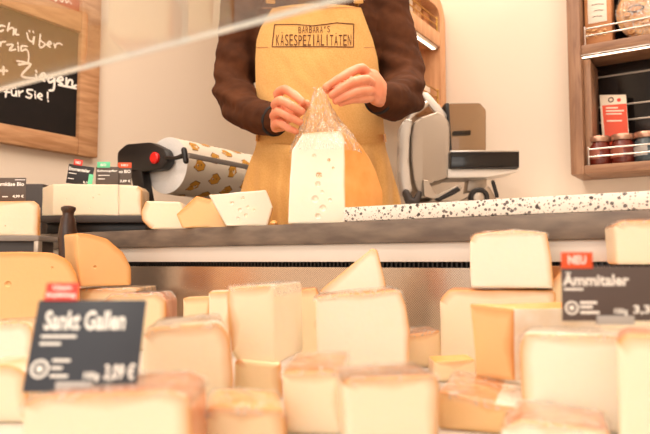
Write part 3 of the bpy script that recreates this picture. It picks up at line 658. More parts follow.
c_('large pale cheese slab with crumbly white rind right of the slate price card', [(142, 470), (143, 334), (152, 328), (220, 322), (229, 336), (234, 380), (229, 430), (224, 470)], .60, 10, .085, .6005, 'prrsrrrp', 'pale', 'white', rnd=.006, film=1, seed=8, name='cheese_slab', taper=.9)
c_('small pale cheese piece at the back left of the tall wedge', [(183, 350), (183, 298), (210, 297), (210, 350)], 1.05, 0, .04, .6005, 'prrp', 'warm', 'pale', seed=9)
c_('narrow pale cheese piece touching the back of the tall wedge', [(210, 350), (209, 292), (230, 291), (230, 350)], 1.0, 6, .05, .6005, 'prrp', 'pale', 'white', seed=10)
zI = W(258, 368, .70).z
c_('lower cheese block carrying the tall pale wedge', [(234, 470), (234, 362), (240, 360), (281, 364), (283, 470)], .70, 4, .08, .6005, 'prprp', 'warm', 'tan', taper=.9, seed=11, name='cheese_block')
c_('tall pale cheese wedge turned edge on, stacked left of the centre slab', [(240, 372), (232, 352), (227, 300), (229, 287), (272, 285), (275, 300), (276, 378)], .705, 4, .11, zI+.002, 'prrsppp', 'pale', 'tan', rnd=.003, shift=.040, taper=.75, film=1, seed=12)
c_('thin dark edged cheese slice upright between the tall wedge and centre slab', [(297, 400), (297, 290), (316, 288), (321, 300), (321, 400)], .95, 0, .05, .6005, 'prrrp', 'warm', 'brown', seed=13)
c_('large cream cheese slab with rounded orange rind in the centre of the display', [(318, 376), (315, 297), (400, 290), (406, 306), (410, 330), (408, 376)], .79, 0, .075, .6005, 'prsrrp', 'cream', 'tan', rnd=.005, taper=.92, film=1, seed=14, name='cheese_slab', inset=.0045)
c_('triangular cheese wedge pointing up behind the centre slab', [(318, 350), (320, 291), (372, 248), (377, 250), (388, 295), (388, 350)], .97, -6, .04, .6005, 'prrrpp', 'cream', 'tan', rnd=.002, seed=15)
c_('low orange brown cheese piece right behind the centre slab', [(404, 372), (404, 335), (440, 330), (443, 372)], .91, 5, .06, .6005, 'prpp', 'warm', 'brown', film=1, seed=16, name='cheese_block')
c_('foreground cheese block left of the front pair', [(284, 480), (282, 372), (344, 370), (346, 480)], .56, -6, .11, .6005, 'prsp', 'pale', 'tan', rnd=.003, film=1, seed=17, name='cheese_block', shift=-.004)
c_('foreground cheese block with brown top edge, nearest in the middle', [(348, 500), (344, 383), (350, 379), (435, 374), (440, 384), (439, 500)], .51, 8, .055, .6005, 'prrsrp', 'pale', 'brown', rnd=.005, seed=18, film=1, name='cheese_block', taper=.95)
# -- in the display, right
zQ = W(500, 290, .86).z
c_('pale cheese block under the cream square one at the back right', [(441, 392), (440, 300), (448, 290), (556, 291), (556, 392)], .87, -14, .09, .6005, 'prrsp', 'pale', 'tan', rnd=.006, seed=19, name='cheese_block')
c_('cream square cheese block topmost of the right stack', [(471, 290), (470, 240), (474, 234), (512, 230), (547, 233), (551, 256), (554, 290)], .86, -17, .075, zQ+.003, 'prrssrp', 'cream', 'tan', rnd=.004, seed=20, film=1, name='cheese_block', inset=.0045)
zT = W(500, 404, .565).z
c_('film wrapped cheese with shiny top carrying the orange rinded block', [(439, 470), (438, 391), (495, 404), (538, 411), (540, 470)], .565, -20, .115, .6005, 'prssp', 'yellow', 'tan', rnd=.003, seed=22, film=1, name='cheese_block')
c_('orange rinded cheese block turned with its corner forward in front of the right stack', [(476, 385), (470, 304), (513, 309), (515, 397)], .665, -30, .075, zT+.003, 'prsp', 'yellow', 'orange', rnd=.002, seed=21, name='cheese_block', shift=.075)
c_('small low cheese piece left of the orange rinded block', [(434, 385), (435, 362), (476, 360), (476, 385)], .80, 0, .05, .6005, 'prpp', 'warm', 'orange', rnd=.003, seed=23)
c_('narrow cheese slice behind the right price card', [(552, 370), (552, 282), (566, 266), (578, 268), (578, 370)], .86, 4, .05, .6005, 'prrpp', 'warm', 'brown', rnd=.002, seed=24)
zV = W(640, 266, .80).z
c_('pale cheese block behind the right price card, carrying the film wrapped piece at the edge', [(596, 360), (596, 268), (690, 268), (690, 360)], .82, -14, .08, .6005, 'prrp', 'pale', 'tan', seed=25, name='cheese_block')
c_('pale cheese block with film at the upper right picture edge', [(618, 266), (615, 225), (622, 221), (690, 220), (692, 266)], .80, -14, .07, zV+.002, 'prrsp', 'pale', 'tan', rnd=.004, seed=26, film=1, name='cheese_block')
c_('large pale cheese block under the right price card', [(530, 440), (522, 400), (519, 350), (523, 333), (660, 338), (660, 470)], .57, -22, .055, .6005, 'prrspp', 'cream', 'tan', rnd=.005, seed=27, name='cheese_block', taper=.95, film=1)
c_('large blurred cheese block at the lower right picture corner', [(622, 500), (617, 342), (626, 334), (720, 338), (722, 500)], .46, -24, .06, .6005, 'prrsp', 'pale', 'pink', rnd=.005, seed=28, name='cheese_block')
c_('flat cheese piece with rind lying at the bottom right', [(498, 470), (502, 428), (520, 420), (610, 432), (612, 470)], .50, -20, .07, .6005, 'prrrp', 'cream', 'pink', rnd=.003, seed=29, film=1, name='cheese_slab')
c_('flat wrapped cheese with orange rind lying in the gap below the tall pale wedge', [(200, 480), (204, 414), (214, 407), (284, 410), (290, 480)], .50, 8, .07, .6005, 'prrrp', 'warm', 'orange', rnd=.006, seed=40, film=1, name='cheese_slab')
# -- display stand at the left end
zst = W(20, 235.5, 1.36).z; p = W(20, 235, 1.36)
b = BM(); Mx = rot_at(Vector((p.x, p.y, .6005)), YAW); h = zst-.6005
box(b, -.28, .040, .0, .10, h-.012, h, .001, Mx); ds = part('display_stand', b, M['midgrey'], M0=Mx); tag(ds, 'grey metal stand carrying the pale cheese block at the left edge', 'display stand')
b = BM(); box(b, -.28, .030, .01, .10, 0, h-.012, .001, Mx); part('body', b, M['darkgrey'], ds)
b = BM(); box(b, .030, .040, .0, .02, h-.045, h-.012, .001, Mx); part('corner_bracket', b, M['alu'], ds)
c_('pale cheese block with orange edge on the grey stand at the left edge', [(-60, 235), (-60, 202), (34, 201), (39, 205), (38.5, 235)], 1.365, 22, .09, zst+.0008, 'prrrp', 'pale', 'orange', rnd=.002, seed=30, name='cheese_block', holes=[(5, 226, .002)])
# -- riser on the ledge
DRs = 1.57; zr_ = W(90, 215.5, DRs).z; p = W(90, 215, DRs); Mx = rot_at(Vector((p.x, p.y, zt+.0003)), YAW); h = zr_-zt
b = BM(); box(b, -.125, .138, 0, .10, h-.018, h, .002, Mx); rs = part('riser_board', b, M['darkgrey'], M0=Mx); tag(rs, 'low dark riser on the slate ledge under the long cheese block', 'riser')
b = BM(); box(b, -.12, .13, .03, .09, 0, h-.018, .001, Mx); part('plinth', b, M['black'], rs)
c_('long pale cheese block with tiny holes on the dark riser', [(52, 215), (52.5, 184), (118, 184.5), (118.5, 216)], DRs+.012, 0, .08, zr_+.0008, 'pppp', 'pale', 'tan', rnd=.0015, seed=31, name='cheese_block', holes=[(93, 198, .003), (99, 195, .003), (90, 208, .002), (66, 199, .002)], shift=-.06, inset=.003)
c_('shorter pale cheese piece right of the long block on the riser', [(119, 216), (119, 185), (138, 186), (141.5, 190), (141.5, 216)], DRs+.012, 0, .07, zr_+.0008, 'pprrp', 'pale', 'pale', rnd=.002, seed=32, name='cheese_block')
# dark box standing behind (seen between the card and the long block)
b = BM(); Mx = rot_at(W(30, 215, 1.78)-Vector((0, 0, W(30, 215, 1.78).z-zt-.0005)), YAW); box(b, -.16, .035, 0, .05, 0, yat(0, 1) and (W(30, 184, 1.78).z-zt), .003, Mx)
tag(part('dark_crate', b, M['darkgrey'], M0=Mx), 'dark grey box standing behind the left cheese and its price card', 'box')
# -- on the ledge
c_('cheese wedge lying nearest the paper roll on the slate ledge', [(151, 230), (142, 220), (141, 212), (146, 201), (180, 202), (192, 230)], 1.40, 6, .07, zt+.0006, 'rrrppp', 'pale', 'tan', rnd=.004, seed=33, shift=.01)
c_('middle orange sided cheese wedge on the slate ledge', [(182, 228), (176, 214), (196, 196), (212, 200), (227, 228)], 1.33, -8, .06, zt+.0006, 'prrpp', 'yellow', 'orange', rnd=.003, seed=34, shift=.01)
c_('cream cheese wedge with round holes on the slate ledge', [(226, 226), (209, 195), (266, 190), (273, 208), (268, 226)], 1.27, 8, .05, zt+.0006, 'ppprp', 'cream', 'tan', rnd=.003, seed=35, holes=[(232, 203, .0045), (243, 198, .004), (240, 210, .0045), (248, 207, .0035), (246, 215, .004), (254, 210, .003), (238, 218, .003)], inset=.003)
b = BM(); p = W(274, 222, 1.235); lathe(b, (p.x, p.y, zt+.0005), [(.006, 0), (.008, .003), (.006, .007), (.002, .009)], 9); tag(part('cheese_crumb', b, RN['orange']), 'small orange cheese crumb on the slate ledge beside the holed wedge', 'cheese crumb')
# tall wedge being wrapped
c_('tall cream cheese wedge with round holes being wrapped in a clear bag', [(288, 221), (290, 178), (292, 150), (303, 133), (341, 131), (345, 138), (346, 221)], 1.20, 4, .085, zt+.0006, 'ppprrrp', 'cream', 'orange', rnd=.004, seed=36,
   holes=[(314, 156, .005), (329, 160, .004), (333, 168, .003), (319, 175, .0065), (318, 184, .006), (322, 192, .004), (315, 199, .0075), (330, 200, .004), (323, 208, .007), (318, 216, .006)], inset=.003,
   hs=lambda t: math.sqrt(max(.02, 1-.80*t*t)), ws=lambda t: 1-.35*t, shift=.104, pivot=0, back_r='r')
# turned post
b = BM(); p = W(67.5, 240, 1.37); 
z0 = .6005; zt9 = W(69, 206, 1.37).z; s = zt9-z0
lathe(b, (p.x, p.y, z0), [(.026, 0), (.027, .01), (.02, .03), (.017, s-.11), (.0195, s-.06), (.0155, s-.03), (.0115, s-.018), (.0125, s-.013), (.0155, s-.008), (.015, s-.003), (.009, s)], 28)
tag(part('turned_post', b, M['wood_dark']), 'dark turned wooden post with knobbed top behind the gouda wedge', 'wooden post')
# ------------------------------------------------------------------ price cards
def card(label, pxc, D, yaw, w, h, cm, texts, tabs=(), tilt=0, roll=0, extra=None, group=None):
    """texts: (string, x0, x1, y0, y1) in card fractions; tabs: (x0,x1,y0,y1,material,[texts])"""
    p = W(pxc[0], pxc[1], D); M0 = Matrix.Translation(p) @ Matrix.Rotation(YAW+R(yaw), 4, 'Z') @ Matrix.Rotation(R(tilt), 4, 'X') @ Matrix.Rotation(R(roll), 4, 'Y')
    sh = Matrix.Identity(4)
    e = bpy.data.objects.new('price_card', None); C.objects.link(e); e.matrix_world = M0; e.empty_display_size = .02; MW[e.name] = M0; tag(e, label, 'price card', group)
    def bx(nm, x0, x1, z0, z1, y0, y1, m, par=e, r=.0003): b = BM(); box(b, (x0-.5)*w, (x1-.5)*w, y0, y1, z0*h, z1*h, r); b.transform(M0); return part(nm, b, m, par)
    cdp = bx('card', 0, 1, 0, 1, 0, .0008, cm)
    def put(ts, par, m, y):
        b = BM()
        for s, x0, x1, y0, y1 in ts:
            if s is None: box(b, (x0-.5)*w, (x1-.5)*w, y-.0002, y, y0*h, y1*h); continue
            t = text_bm(s, .03)
            for v in t.verts: v.co = Vector(((x0+(x1-x0)*v.co.x-.5)*w, y-.0002, (y0+(y1-y0)*v.co.y)*h))
            join(b, t)
        b.transform(M0); part('lettering', b, m, par, smooth=0)
    put(texts, cdp, M['ink'], 0)
    for x0, x1, y0, y1, m, ts in tabs:
        tb = bx('tab', x0, x1, y0, y1, -.0009, -.0001, m)
        if ts: put(ts, tb, M['ink'], -.001)
    if extra: extra(e, bx, put, cdp, M0, w, h)
    return e
def ringed(cx, cy, r):
    def fn(e, bx, put, cdp, M0, w, h):
        b = BM(); lathe(b, ((cx-.5)*w, -.0001, cy*h), [(r, 0), (r, .0004), (r*.72, .0004), (r*.72, 0), (r, 0)], 28, Vector((0, -1, 0)), caps=False)
        lathe(b, ((cx-.5)*w, -.0001, cy*h), [(r*.38, 0), (r*.38, .0004)], 20, Vector((0, -1, 0))); b.transform(M0); part('round_emblem', b, M['ink'], cdp)
        bx('holder', .3, .62, -.06, .1, -.004, .003, M['clip'])
    return fn
DT = .46; wt = 112*DT/F; ht = 93*DT/F
card('slate grey price card reading Sankt Gallen with a red tab, large at front left', (79, 392), DT, 0, wt, ht, M['card'],
     [('Sankt Gallen', .09, .83, .66, .88), (None, .08, .40, .575, .605), (None, .08, .27, .495, .525), (None, .22, .38, .315, .345), (None, .22, .32, .235, .265), (None, .22, .38, .15, .18), ('100g', .52, .66, .11, .21), ('3,09 €', .70, .97, .10, .30)],
     [(.05, .36, .99, 1.2, M['redtab'], [('Unsere', .12, .29, 1.115, 1.17), ('Empfehlung', .07, .34, 1.015, 1.085)])], tilt=-19, extra=ringed(.12, .24, .0068))
DT2 = .575; wt2 = 112*DT2/F; ht2 = 54*DT2/F
card('taupe price card reading Ämmitaler with a coral tab at the right', (619, 321), DT2, 0, wt2, ht2, M['cardt'],
     [('Ämmitaler', .01, .60, .64, .90), (None, .02, .19, .56, .60), (None, .16, .31, .31, .36), (None, .16, .27, .23, .28), (None, .16, .33, .13, .18), ('100g', .46, .58, .10, .23), ('3,39 €', .63, .97, .11, .30)],
     [(0, .28, .96, 1.26, M['orangetab'], [('NEU', .06, .22, 1.04, 1.2)])], extra=ringed(.085, .24, .0062))
zk = lambda px, D, z: (px, yat(z, D))
card('black price card with red tab and mint sticker leaning on the long block', zk(78.5, 1.60, zr_+.0805), 1.60, 0, 26*1.6/F, 19.5*1.6/F, M['cardb'], [('Emmentaler', .03, .86, .68, .86), (None, .05, .35, .52, .56), (None, .05, .28, .24, .28), ('3,19', .66, .88, .08, .22)],
     [(.18, .52, .98, 1.28, M['redtab'], [('NEU', .25, .45, 1.05, 1.2)]), (.84, 1.02, .05, .62, M['mint'], None)], roll=8)
card('brown grey price card with mint green tab on the long block', zk(107, 1.60, zr_+.0805), 1.60, 0, 23*1.6/F, 18*1.6/F, M['cardg'], [('Schnupfer', .05, .95, .68, .84), (None, .1, .6, .5, .54), (None, .1, .4, .3, .34)], [(.05, .62, .95, 1.28, M['mint'], [('BIO', .2, .45, 1.04, 1.18)])])
card('brown grey price card with orange tab, rightmost beside the roll dispenser', zk(122.5, 1.603, zr_+.0805), 1.603, 0, 17.5*1.6/F, 18*1.6/F, M['cardg'], [('Rheo BIO', .0, .95, .66, .84), ('3,89 €', .35, .95, .12, .28)], [(.22, 1.0, .95, 1.25, M['orangetab'], [('NEU', .4, .8, 1.04, 1.16)])])
card('dark brown price card reading Bio on the cheese at the left edge', (2, 202), 1.40, 0, 47*1.4/F, 24.5*1.4/F, M['cardg'], [('Bauernkäse Bio', .22, .96, .66, .82), (None, .76, .98, .9, .93), ('4,99 €', .72, .96, .16, .3), (None, .5, .62, .2, .24)], [])
# ------------------------------------------------------------------ the seller
DB = 1.53; xB = (318-325)/F*DB
PM = rot_at(CC(xB, DB, 0), YAW)
def pw(px, py, D): return W(px, py, D)
def zpx(py, D=DB): return ZC+(262-py)/F*D
def tring(z, a, bb, x=xB, D=DB): return (CC(x, D, z), (a, bb))
# hands
def finger(bm, pts, r0, r1):
    P = [W(*p) for p in pts]; n = len(P)
    # subtle knuckle thickening
    Q = []; rad = []
    for i in range(n-1):
        for k in range(3):
            t = k/3; p0, p1, p2, p3 = P[max(i-1, 0)], P[i], P[i+1], P[min(i+2, n-1)]
            Q.append(.5*((2*p1)+(p2-p0)*t+(2*p0-5*p1+4*p2-p3)*t*t+(3*p1-p0-3*p2+p3)*t**3)); s = (i+t)/(n-1)
            rad.append((r0+(r1-r0)*s)*(1.06 if k == 0 else .97))
    Q.append(P[-1]); rad.append(r1); tube(bm, Q, rad, 12)
hb = BM()
# her right hand (left in the picture): knuckles at the left, fingertips pinching the bag
finger(hb, [(283, 106, 1.285), (278, 94, 1.245), (285, 89.5, 1.225), (295, 95.5, 1.205), (302, 101.5, 1.20)], .0106, .0078)
finger(hb, [(281, 112, 1.285), (275.5, 105, 1.24), (281, 100.5, 1.212), (292, 106, 1.195), (301.5, 111.5, 1.20)], .0106, .0078)
finger(hb, [(280, 120, 1.285), (274, 116, 1.245), (279, 112, 1.217), (290, 117, 1.20), (299.5, 122, 1.205)], .0103, .0075)
finger(hb, [(281, 126, 1.285), (274.5, 126, 1.255), (279, 123, 1.228), (288, 128, 1.214), (296, 131.5, 1.215)], .0090, .0064)
finger(hb, [(284, 120, 1.30), (294, 116, 1.275), (302, 109, 1.24), (306.5, 103.5, 1.215)], .0115, .0082)
tube(hb, [W(270, 121, 1.345), W(276, 119, 1.31), W(282, 115, 1.285), W(287, 110, 1.262)], [(.024, .017), (.029, .018), (.036, .017), (.028, .013)], 16, side=W(283, 95, 1.28)-W(281, 130, 1.28))
tube(hb, [W(250, 112, 1.42), W(262, 117, 1.38), W(272, 121, 1.34)], [.027, .025, .024], 16)
# her left hand (right in the picture): fingers reach left to the neck of the bag
finger(hb, [(372, 80, 1.275), (362, 68.5, 1.24), (349, 73, 1.215), (337, 80, 1.20), (326, 87, 1.195)], .0112, .0076)
finger(hb, [(373, 86, 1.27), (366, 80, 1.23), (353, 82, 1.207), (342, 88, 1.195), (332, 95, 1.195)], .0112, .0078)
finger(hb, [(374, 92, 1.27), (367, 90.5, 1.235), (356, 92, 1.213), (345, 96.5, 1.202), (336, 101, 1.202)], .0106, .0076)
finger(hb, [(374, 97, 1.275), (366, 99, 1.245), (357, 99.5, 1.226), (348, 101, 1.217), (341, 103.5, 1.213)], .0090, .0064)
finger(hb, [(371, 90, 1.30), (355, 86, 1.275), (340, 88, 1.245), (328, 90, 1.215)], .0125, .0085)
tube(hb, [W(385, 98, 1.335), W(380, 93, 1.31), W(374, 87, 1.28), (W(367, 82, 1.255))], [(.025, .018), (.033, .020), (.040, .020), (.031, .015)], 16, side=W(366, 66, 1.26)-W(372, 104, 1.26))
tube(hb, [W(400, 97, 1.42), W(392, 98, 1.38), W(384, 97, 1.335)], [.028, .027, .025], 16)
hb = meld(hb, .0017, 4)
# head, neck and trunk (the trunk is under the clothes)
bb = BM()
zs_ = 1.395
tube(bb, [CC(xB, DB, z) for z in (.86, .95, 1.05, 1.18, 1.30, 1.38, 1.43)], [(.145, .095), (.14, .095), (.118, .085), (.135, .095), (.15, .10), (.13, .085), (.06, .055)], 28, side=RT)
tube(bb, [CC(xB, DB, 1.40), CC(xB, DB-.01, 1.47), CC(xB, DB-.015, 1.53)], [.056, .05, .052], 20)
tube(bb, [CC(xB, DB-.01, 1.53), CC(xB, DB-.02, 1.57), CC(xB, DB-.015, 1.62), CC(xB, DB, 1.66), CC(xB, DB, 1.70)], [(.045, .055), (.062, .075), (.072, .09), (.074, .092), (.055, .07)], 24, side=RT)
tube(bb, [CC(xB, DB-.105, 1.635), CC(xB, DB-.125, 1.605), CC(xB, DB-.118, 1.597)], [.007, .012, .011], 12)
for s in (-1, 1):
    tube(bb, [CC(xB+s*.072, DB, 1.60), CC(xB+s*.078, DB+.006, 1.635)], [(.008, .014), (.009, .018)], 12)
bb = meld(bb, .006, 6); join(hb, bb)
person = part('person', hb, M['skin'], M0=PM, smooth=80)
tag(person, 'shop seller in dark brown jumper and ochre apron gathering a clear bag over cheese', 'person')
for s in (-1, 1):
    b = BM(); t = bmesh.ops.create_icosphere(b, subdivisions=2, radius=.011); b.transform(Matrix.Translation(CC(xB+s*.03, DB-.092, 1.638))); ey = part('eye', b, M['eye'], person)
    b = BM(); bmesh.ops.create_icosphere(b, subdivisions=2, radius=.005); b.transform(Matrix.Translation(CC(xB+s*.03, DB-.1005, 1.637))); part('iris', b, M['brown'], ey)
b = BM(); tube(b, [CC(xB-.022, DB-.098, 1.575), CC(xB, DB-.106, 1.574), CC(xB+.022, DB-.098, 1.575)], [.003, .006, .003], 10); part('mouth', b, M['lips'], person)
# nails
b = BM()
for tip, bk in (((302, 100.5, 1.19), (298, 97, 1.194)), ((300.5, 111, 1.188), (296.5, 108.5, 1.189)), ((298.5, 121.5, 1.193), (294.5, 119.5, 1.193)), ((295, 131, 1.204), (291.5, 129.5, 1.204))):
    pass
b.free()
hair = BM()
tube(hair, [CC(xB, DB+.02, 1.55), CC(xB, DB+.03, 1.62), CC(xB, DB+.022, 1.68), CC(xB, DB+.012, 1.715)], [(.07, .075), (.084, .092), (.082, .098), (.055, .075)], 24, side=RT)
tube(hair, [CC(xB, DB+.11, 1.66), CC(xB, DB+.15, 1.60), CC(xB, DB+.14, 1.50)], [.03, .03, .015], 14)
part('hair', meld(hair, .006, 4), M['hair'], person, smooth=80)
# jumper
sb = BM()
tube(sb, [CC(xB, DB, z) for z in (.90, .98, 1.06, 1.15, 1.25, 1.33, 1.39, 1.425)], [(.162, .112), (.155, .108), (.137, .098), (.145, .103), (.158, .112), (.165, .11), (.14, .09), (.075, .07)], 32, side=RT)
LS = [W(257, -42, 1.53), W(246, -12, 1.53), W(240, 25, 1.52), W(235, 62, 1.51), W(233.5, 92, 1.485), W(242, 108, 1.43), W(257, 116, 1.37), W(272, 120, 1.325)]
tube(sb, LS, [.060, .056, .052, .0475, .0465, .0455, .041, (.037, .034)], 24)
RS = [W(370, -42, 1.53), W(381, -12, 1.53), W(390, 20, 1.525), W(399, 55, 1.515), W(405.5, 84, 1.485), W(404, 96, 1.43), W(393, 101, 1.37), W(381, 99, 1.325)]
tube(sb, RS, [.060, .057, .055, .054, .053, .050, .044, (.037, .035)], 24)
sb = meld(sb, .0055, 4)
el = [LS[4], RS[4], LS[5], RS[5]]
for v in sb.verts:
    d = min((v.co-e).length for e in el); amp = .0035+.0075*math.exp(-(d/.09)**2)
    q = Vector((v.co.x*9, v.co.y*9, v.co.z*34+v.co.x*14)); v.co += v.normal*amp*noise.noise(q)*1.4
    v.co += v.normal*.002*noise.noise(v.co*60)
shirt = part('jumper', sb, M['shirt'], person, smooth=80, label='dark brown long sleeved jumper')
for a, c, nr in ((LS[6], LS[7], .036), (RS[6], RS[7], .036)):
    d = (c-a).normalized(); b = BM(); p = c+d*.002; 
    side = d.orthogonal().normalized(); n = 28; rg = []
    for k, (off, r_) in enumerate(((.004, nr-.009), (.008, nr-.002), (.014, nr-.0035), (.014, nr-.007), (.0, nr-.010))):
        s1 = side; t1 = d.cross(s1); rg.append([b.verts.new(p+d*off+(s1*math.cos(2*math.pi*j/n)+t1*math.sin(2*math.pi*j/n))*r_) for j in range(n)])
    for A_, B_ in zip(rg, rg[1:]):
        for j in range(n): b.faces.new([A_[j], A_[(j+1) % n], B_[(j+1) % n], B_[j]])
    part('sleeve_shade', b, M['sleeve_shade'], shirt, smooth=60, label='black ring for the shaded inside of the sleeve end')
# trousers and shoes (behind the counter)
b = BM()
tube(b, [CC(xB, DB, .80), CC(xB, DB, .87), CC(xB, DB, .94)], [(.168, .115), (.17, .118), (.155, .108)], 28, side=RT)
for s in (-1, 1): tube(b, [CC(xB+s*.085, DB, .84), CC(xB+s*.09, DB, .65), CC(xB+s*.09, DB-.005, .46), CC(xB+s*.095, DB+.005, .25), CC(xB+s*.095, DB, .09)], [.088, .078, .06, .055, .05], 20)
part('trousers', meld(b, .008, 4), M['denim'], person, smooth=80)
for s in (-1, 1):
    b = BM(); x = xB+s*.097; tube(b, [CC(x, DB+.05, .045), CC(x, DB-.02, .05), CC(x, DB-.09, .035), CC(x, DB-.14, .03)], [(.036, .045), (.038, .05), (.043, .035), (.034, .028)], 20, side=RT)
    for v in b.verts: v.co.z = max(v.co.z, .0005)
    part('shoe', b, M['shoe'], person)
# apron: a cloth shell around the front of the trunk
rows = [(2, 272, 361, .0), (10, 266, 364, 0), (20, 259, 368, 0), (32, 255, 373, 0), (50, 254, 378, 0), (75, 254.5, 381, 0), (100, 256, 383, 0), (122, 258, 385, 0), (138, 256, 386.5, 0), (147, 254, 388, .001), (160, 249, 392, .006), (180, 242, 398, .010), (200, 236, 404, .014), (230, 232, 410, .018), (270, 228, 416, .022), (320, 224, 420, .026)]
def apr_pt(x, z, off, fold):
    a, bdep = .178+fold*1.6, .135+fold
    q = max(0, 1-((x-xB)/a)**2)
    return CC(x, DB-bdep*math.sqrt(q)-off, z)
b = BM(); NX = 72; grid = []
import bisect
NR = 110; ys = [rows[0][0]+(rows[-1][0]-rows[0][0])*i/NR for i in range(NR+1)]
def rowat(y):
    for r0, r1 in zip(rows, rows[1:]):
        if r0[0] <= y <= r1[0]:
            t = (y-r0[0])/(r1[0]-r0[0]); return [r0[k]+(r1[k]-r0[k])*t for k in range(4)]
for y in ys:
    _, xl_, xr_, fo = rowat(y); row = []
    for i in range(NX+1):
        px = xl_+(xr_-xl_)*i/NX; z = zpx(y, 1.42); x = (px-325)/F*1.45; t = (px-320)/65
        dn = max(0, (y-140)/60)
        f_ = .0055*min(1.6, dn)*math.sin(px*.36+2.0*math.sin(y*.012)+1.1*noise.noise(Vector((px*.05, y*.02, 3))))*(1+.8*max(0, t))
        f_ += .0028*noise.noise(Vector((px*.035+y*.018, y*.02, 1.7)))+.0018*noise.noise(Vector((px*.10-y*.06, y*.05, 8)))
        pull = .0055*math.exp(-((y-142)/6)**2)       # drawn in at the waist
        row.append(b.verts.new(apr_pt(x, z, -pull+f_, fo)))
    grid.append(row)
for A_, B_ in zip(grid, grid[1:]):
    for i in range(NX): b.faces.new([A_[i], A_[i+1], B_[i+1], B_[i]])
bvh = BVHTree.FromBMesh(b)
b = ev(b, [('SOLIDIFY', dict(thickness=.0016, offset=0))])
apron = part('apron', b, M['apron'], person, smooth=80, label='ochre canvas bib apron')
def on_apron(px, py, off=.0017):
    r = ray(px, py).normalized(); h = bvh.ray_cast(CAM, r)
    return (h[0]-r*off) if h[0] else W(px, py, 1.42)
def strip(pts, w, bm, off=.0022, th=0):
    """flat ribbon laid on the apron along picture points"""
    prev = None
    for i, (x, y) in enumerate(pts):
        x0, y0 = pts[max(i-1, 0)]; x1, y1 = pts[min(i+1, len(pts)-1)]; L_ = math.hypot(x1-x0, y1-y0) or 1; nx, ny = -(y1-y0)/L_*w/2, (x1-x0)/L_*w/2
        a = bm.verts.new(on_apron(x+nx, y+ny, off)); c = bm.verts.new(on_apron(x-nx, y-ny, off))
        if prev: bm.faces.new([prev[0], a, c, prev[1]])
        prev = (a, c)
def dense(p, n=16):
    out = []
    for (x0, y0), (x1, y1) in zip(p, p[1:]):
        for k in range(n): out.append((x0+(x1-x0)*k/n, y0+(y1-y0)*k/n))
    return out+[p[-1]]
b = BM()
Q = [(274.5, 24.5), (272, 46.8), (313, 46.5), (353.5, 47), (353.8, 24), (337, 22.8), (313, 25.8), (296, 24.3), (274.5, 24.5)]
strip(dense(Q), .95, b)
def fit(s, quad, nrep):
    for i, ch in enumerate(s):
        if ch in " '": 
            if ch == "'": 
                u = (i+.5)/nrep; x = quad[0]+(quad[1]-quad[0])*u; strip([(x, quad[2]-.2), (x-.3, quad[2]+2.2)], 1.0, b)
            continue
        t = text_bm(ch, -.004); narrow = ch in 'I'
        for v in t.verts:
            u = (i+.12+.76*(v.co.x if not narrow else .36+.28*v.co.x))/nrep; jj = (.7*math.sin(i*2.3))
            top = quad[2]-(jj if i % 2 else -jj*.4); x = quad[0]+(quad[1]-quad[0])*u; sl_ = quad[4]*(u-.5)
            if ch == 'Ä': top -= 2.4
            v.co = on_apron(x, quad[3]+(top-quad[3])*v.co.y+sl_, .0022)
        join(b, t)
fit("BARBARA'S", (298, 330.5, 26.4, 32.8, -1.0), 9)
fit("KÄSESPEZIALITÄTEN", (275.5, 351.8, 34.6, 45.6, 0), 17)
part('apron_print', b, M['brown'], apron, smooth=0)
b = BM()
strip(dense([(256, 137), (300, 140.5), (345, 141), (386, 138)]), 8, b, .0022); 
bt = ev(b, [('SOLIDIFY', dict(thickness=.0012, offset=0))]); part('waistband', bt, M['apron'], apron, smooth=60)
b = BM(); strip(dense([(256, 47.5), (268, 47.2)], 6), .7, b); strip(dense([(364, 47.5), (374, 47.2)], 6), .7, b); strip(dense([(262, 8), (357, 7.5)], 20), .6, b); part('stitching', b, M['kraft'], apron, smooth=0)
for pts in ([(270.5, 3, 1.415), (271, -8, 1.405), (272, -22, 1.42), (275, -38, 1.47), (279, -52, 1.53)], [(358.5, 3, 1.41), (358.5, -8, 1.405), (357, -22, 1.42), (353, -38, 1.47), (349, -52, 1.53)]):
    b = BM(); tube(b, [W(*p) for p in pts], [(.011, .0018)]*len(pts), 12, side=RT); part('neck_strap', b, M['apron'], apron)
b = BM(); p = on_apron(357, 5, .002); lathe(b, p, [(.0045, 0), (.005, .002), (.004, .0035), (.0015, .003)], 18, -FH); part('button', b, M['brass'], apron)
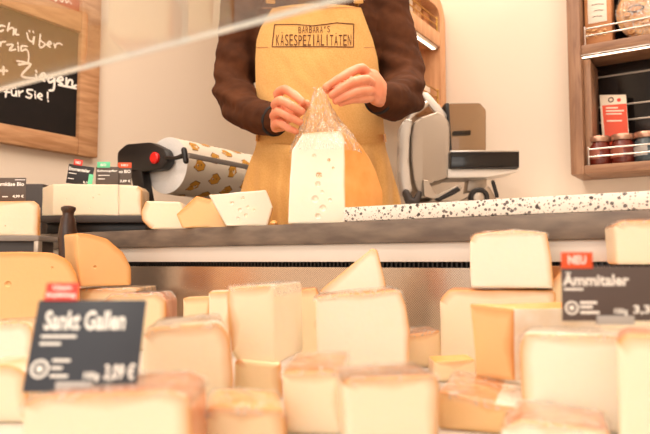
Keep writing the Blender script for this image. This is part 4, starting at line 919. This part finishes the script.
# ------------------------------------------------------------------ clear bag over the tall cheese
Dg = 1.225
lv = [(86, 315, 322.5, .006), (90, 313, 326, .008), (97, 310.5, 329, .012), (106, 306, 333, .018), (116, 302.5, 339, .028), (126, 299, 347, .040), (134, 296, 353, .052), (144, 290.5, 359, .062), (152, 288, 364, .064)]
b = BM(); n = 90; rg = []
lvv = []
for a, c in zip(lv, lv[1:]):
    for k in range(4): lvv.append([a[j]+(c[j]-a[j])*k/4 for j in range(4)])
lvv.append(list(lv[-1]))
for li, (y, xl_, xr_, dp) in enumerate(lvv):
    cx = ((xl_+xr_)/2-325)/F*Dg; hw = (xr_-xl_)/2/F*Dg; row = []
    z = ZC+(262-y)/F*Dg
    for i in range(n):
        t = 2*math.pi*i/n; fo = 1+.10*math.sin(t*11+1.5*noise.noise(Vector((t, y*.05, 0))))*max(0, min(1, (180-y)/70))+.07*noise.noise(Vector((math.cos(t)*3, math.sin(t)*3, y*.07)))
        ce = abs(math.cos(t))**.75*math.copysign(1, math.cos(t)); se = abs(math.sin(t))**.75*math.copysign(1, math.sin(t))
        row.append(b.verts.new(CC(cx+hw*ce*fo, Dg+.012+(y-86)*.00022+dp*se*fo, z+.002*noise.noise(Vector((t*4, y*.1, 5))))))
    rg.append(row)
for A_, B_ in zip(rg, rg[1:]):
    for i in range(n): b.faces.new([A_[i], A_[(i+1) % n], B_[(i+1) % n], B_[i]])
# the gathered tuft above the pinch
cx = (318.5-325)/F*Dg; top = []
for i in range(n):
    t = 2*math.pi*i/n; r_ = .010*(1+.35*math.sin(t*5)); top.append(b.verts.new(CC(cx-.002+r_*math.cos(t), Dg+.012+.5*r_*math.sin(t), ZC+(262-83.5)/F*Dg+.003*math.sin(3*t))))
for i in range(n): b.faces.new([top[i], top[(i+1) % n], rg[0][(i+1) % n], rg[0][i]])
tag(part('plastic_bag', b, M['bag'], smooth=80), 'crinkled clear plastic bag gathered in both hands over the tall cheese', 'plastic bag')
# ------------------------------------------------------------------ light
def area(nm, loc, rot, sx, sy, e, col=(1, .865, .745)):
    l = bpy.data.lights.new(nm, 'AREA'); l.shape = 'RECTANGLE'; l.size = sx; l.size_y = sy; l.energy = e; l.color = col
    o = bpy.data.objects.new(nm, l); C.objects.link(o); o.location = loc; o.rotation_euler = rot; return o
for i, (x, y, e_) in enumerate(((-1.1, .55, 14), (.1, .75, 14), (-.4, -.9, 22), (-.6, 1.85, 9), (.8, 1.5, 9))):  # area lights under the added, unseen ceiling panels
    area('added_ceiling_lamp', (x, y, 2.70), (0, 0, 0), .54, .54, e_)
area('added_daylight_fill', (.5, -2.6, 1.5), (R(90), 0, R(-8)), 3.6, 2.2, 43, (1, .91, .82))  # added fill light behind the camera; no window stands there
area('case_lamp', (-.5, -.05, 1.1), (R(55), 0, 0), 2.4, .06, 1.2, (1, .88, .74))
w = bpy.data.worlds.new('world'); bpy.context.scene.world = w; w.use_nodes = True
w.node_tree.nodes['Background'].inputs[0].default_value = (1, .87, .75, 1); w.node_tree.nodes['Background'].inputs[1].default_value = .7
sc = bpy.context.scene
sc.view_settings.view_transform = 'Standard'; sc.view_settings.look = 'None'; sc.view_settings.gamma = 1; sc.view_settings.exposure = .14
sc.cycles.use_denoising = True; sc.cycles.max_bounces = 10; sc.cycles.transparent_max_bounces = 24; sc.cycles.sample_clamp_indirect = 6; sc.cycles.caustics_reflective = False; sc.cycles.caustics_refractive = False
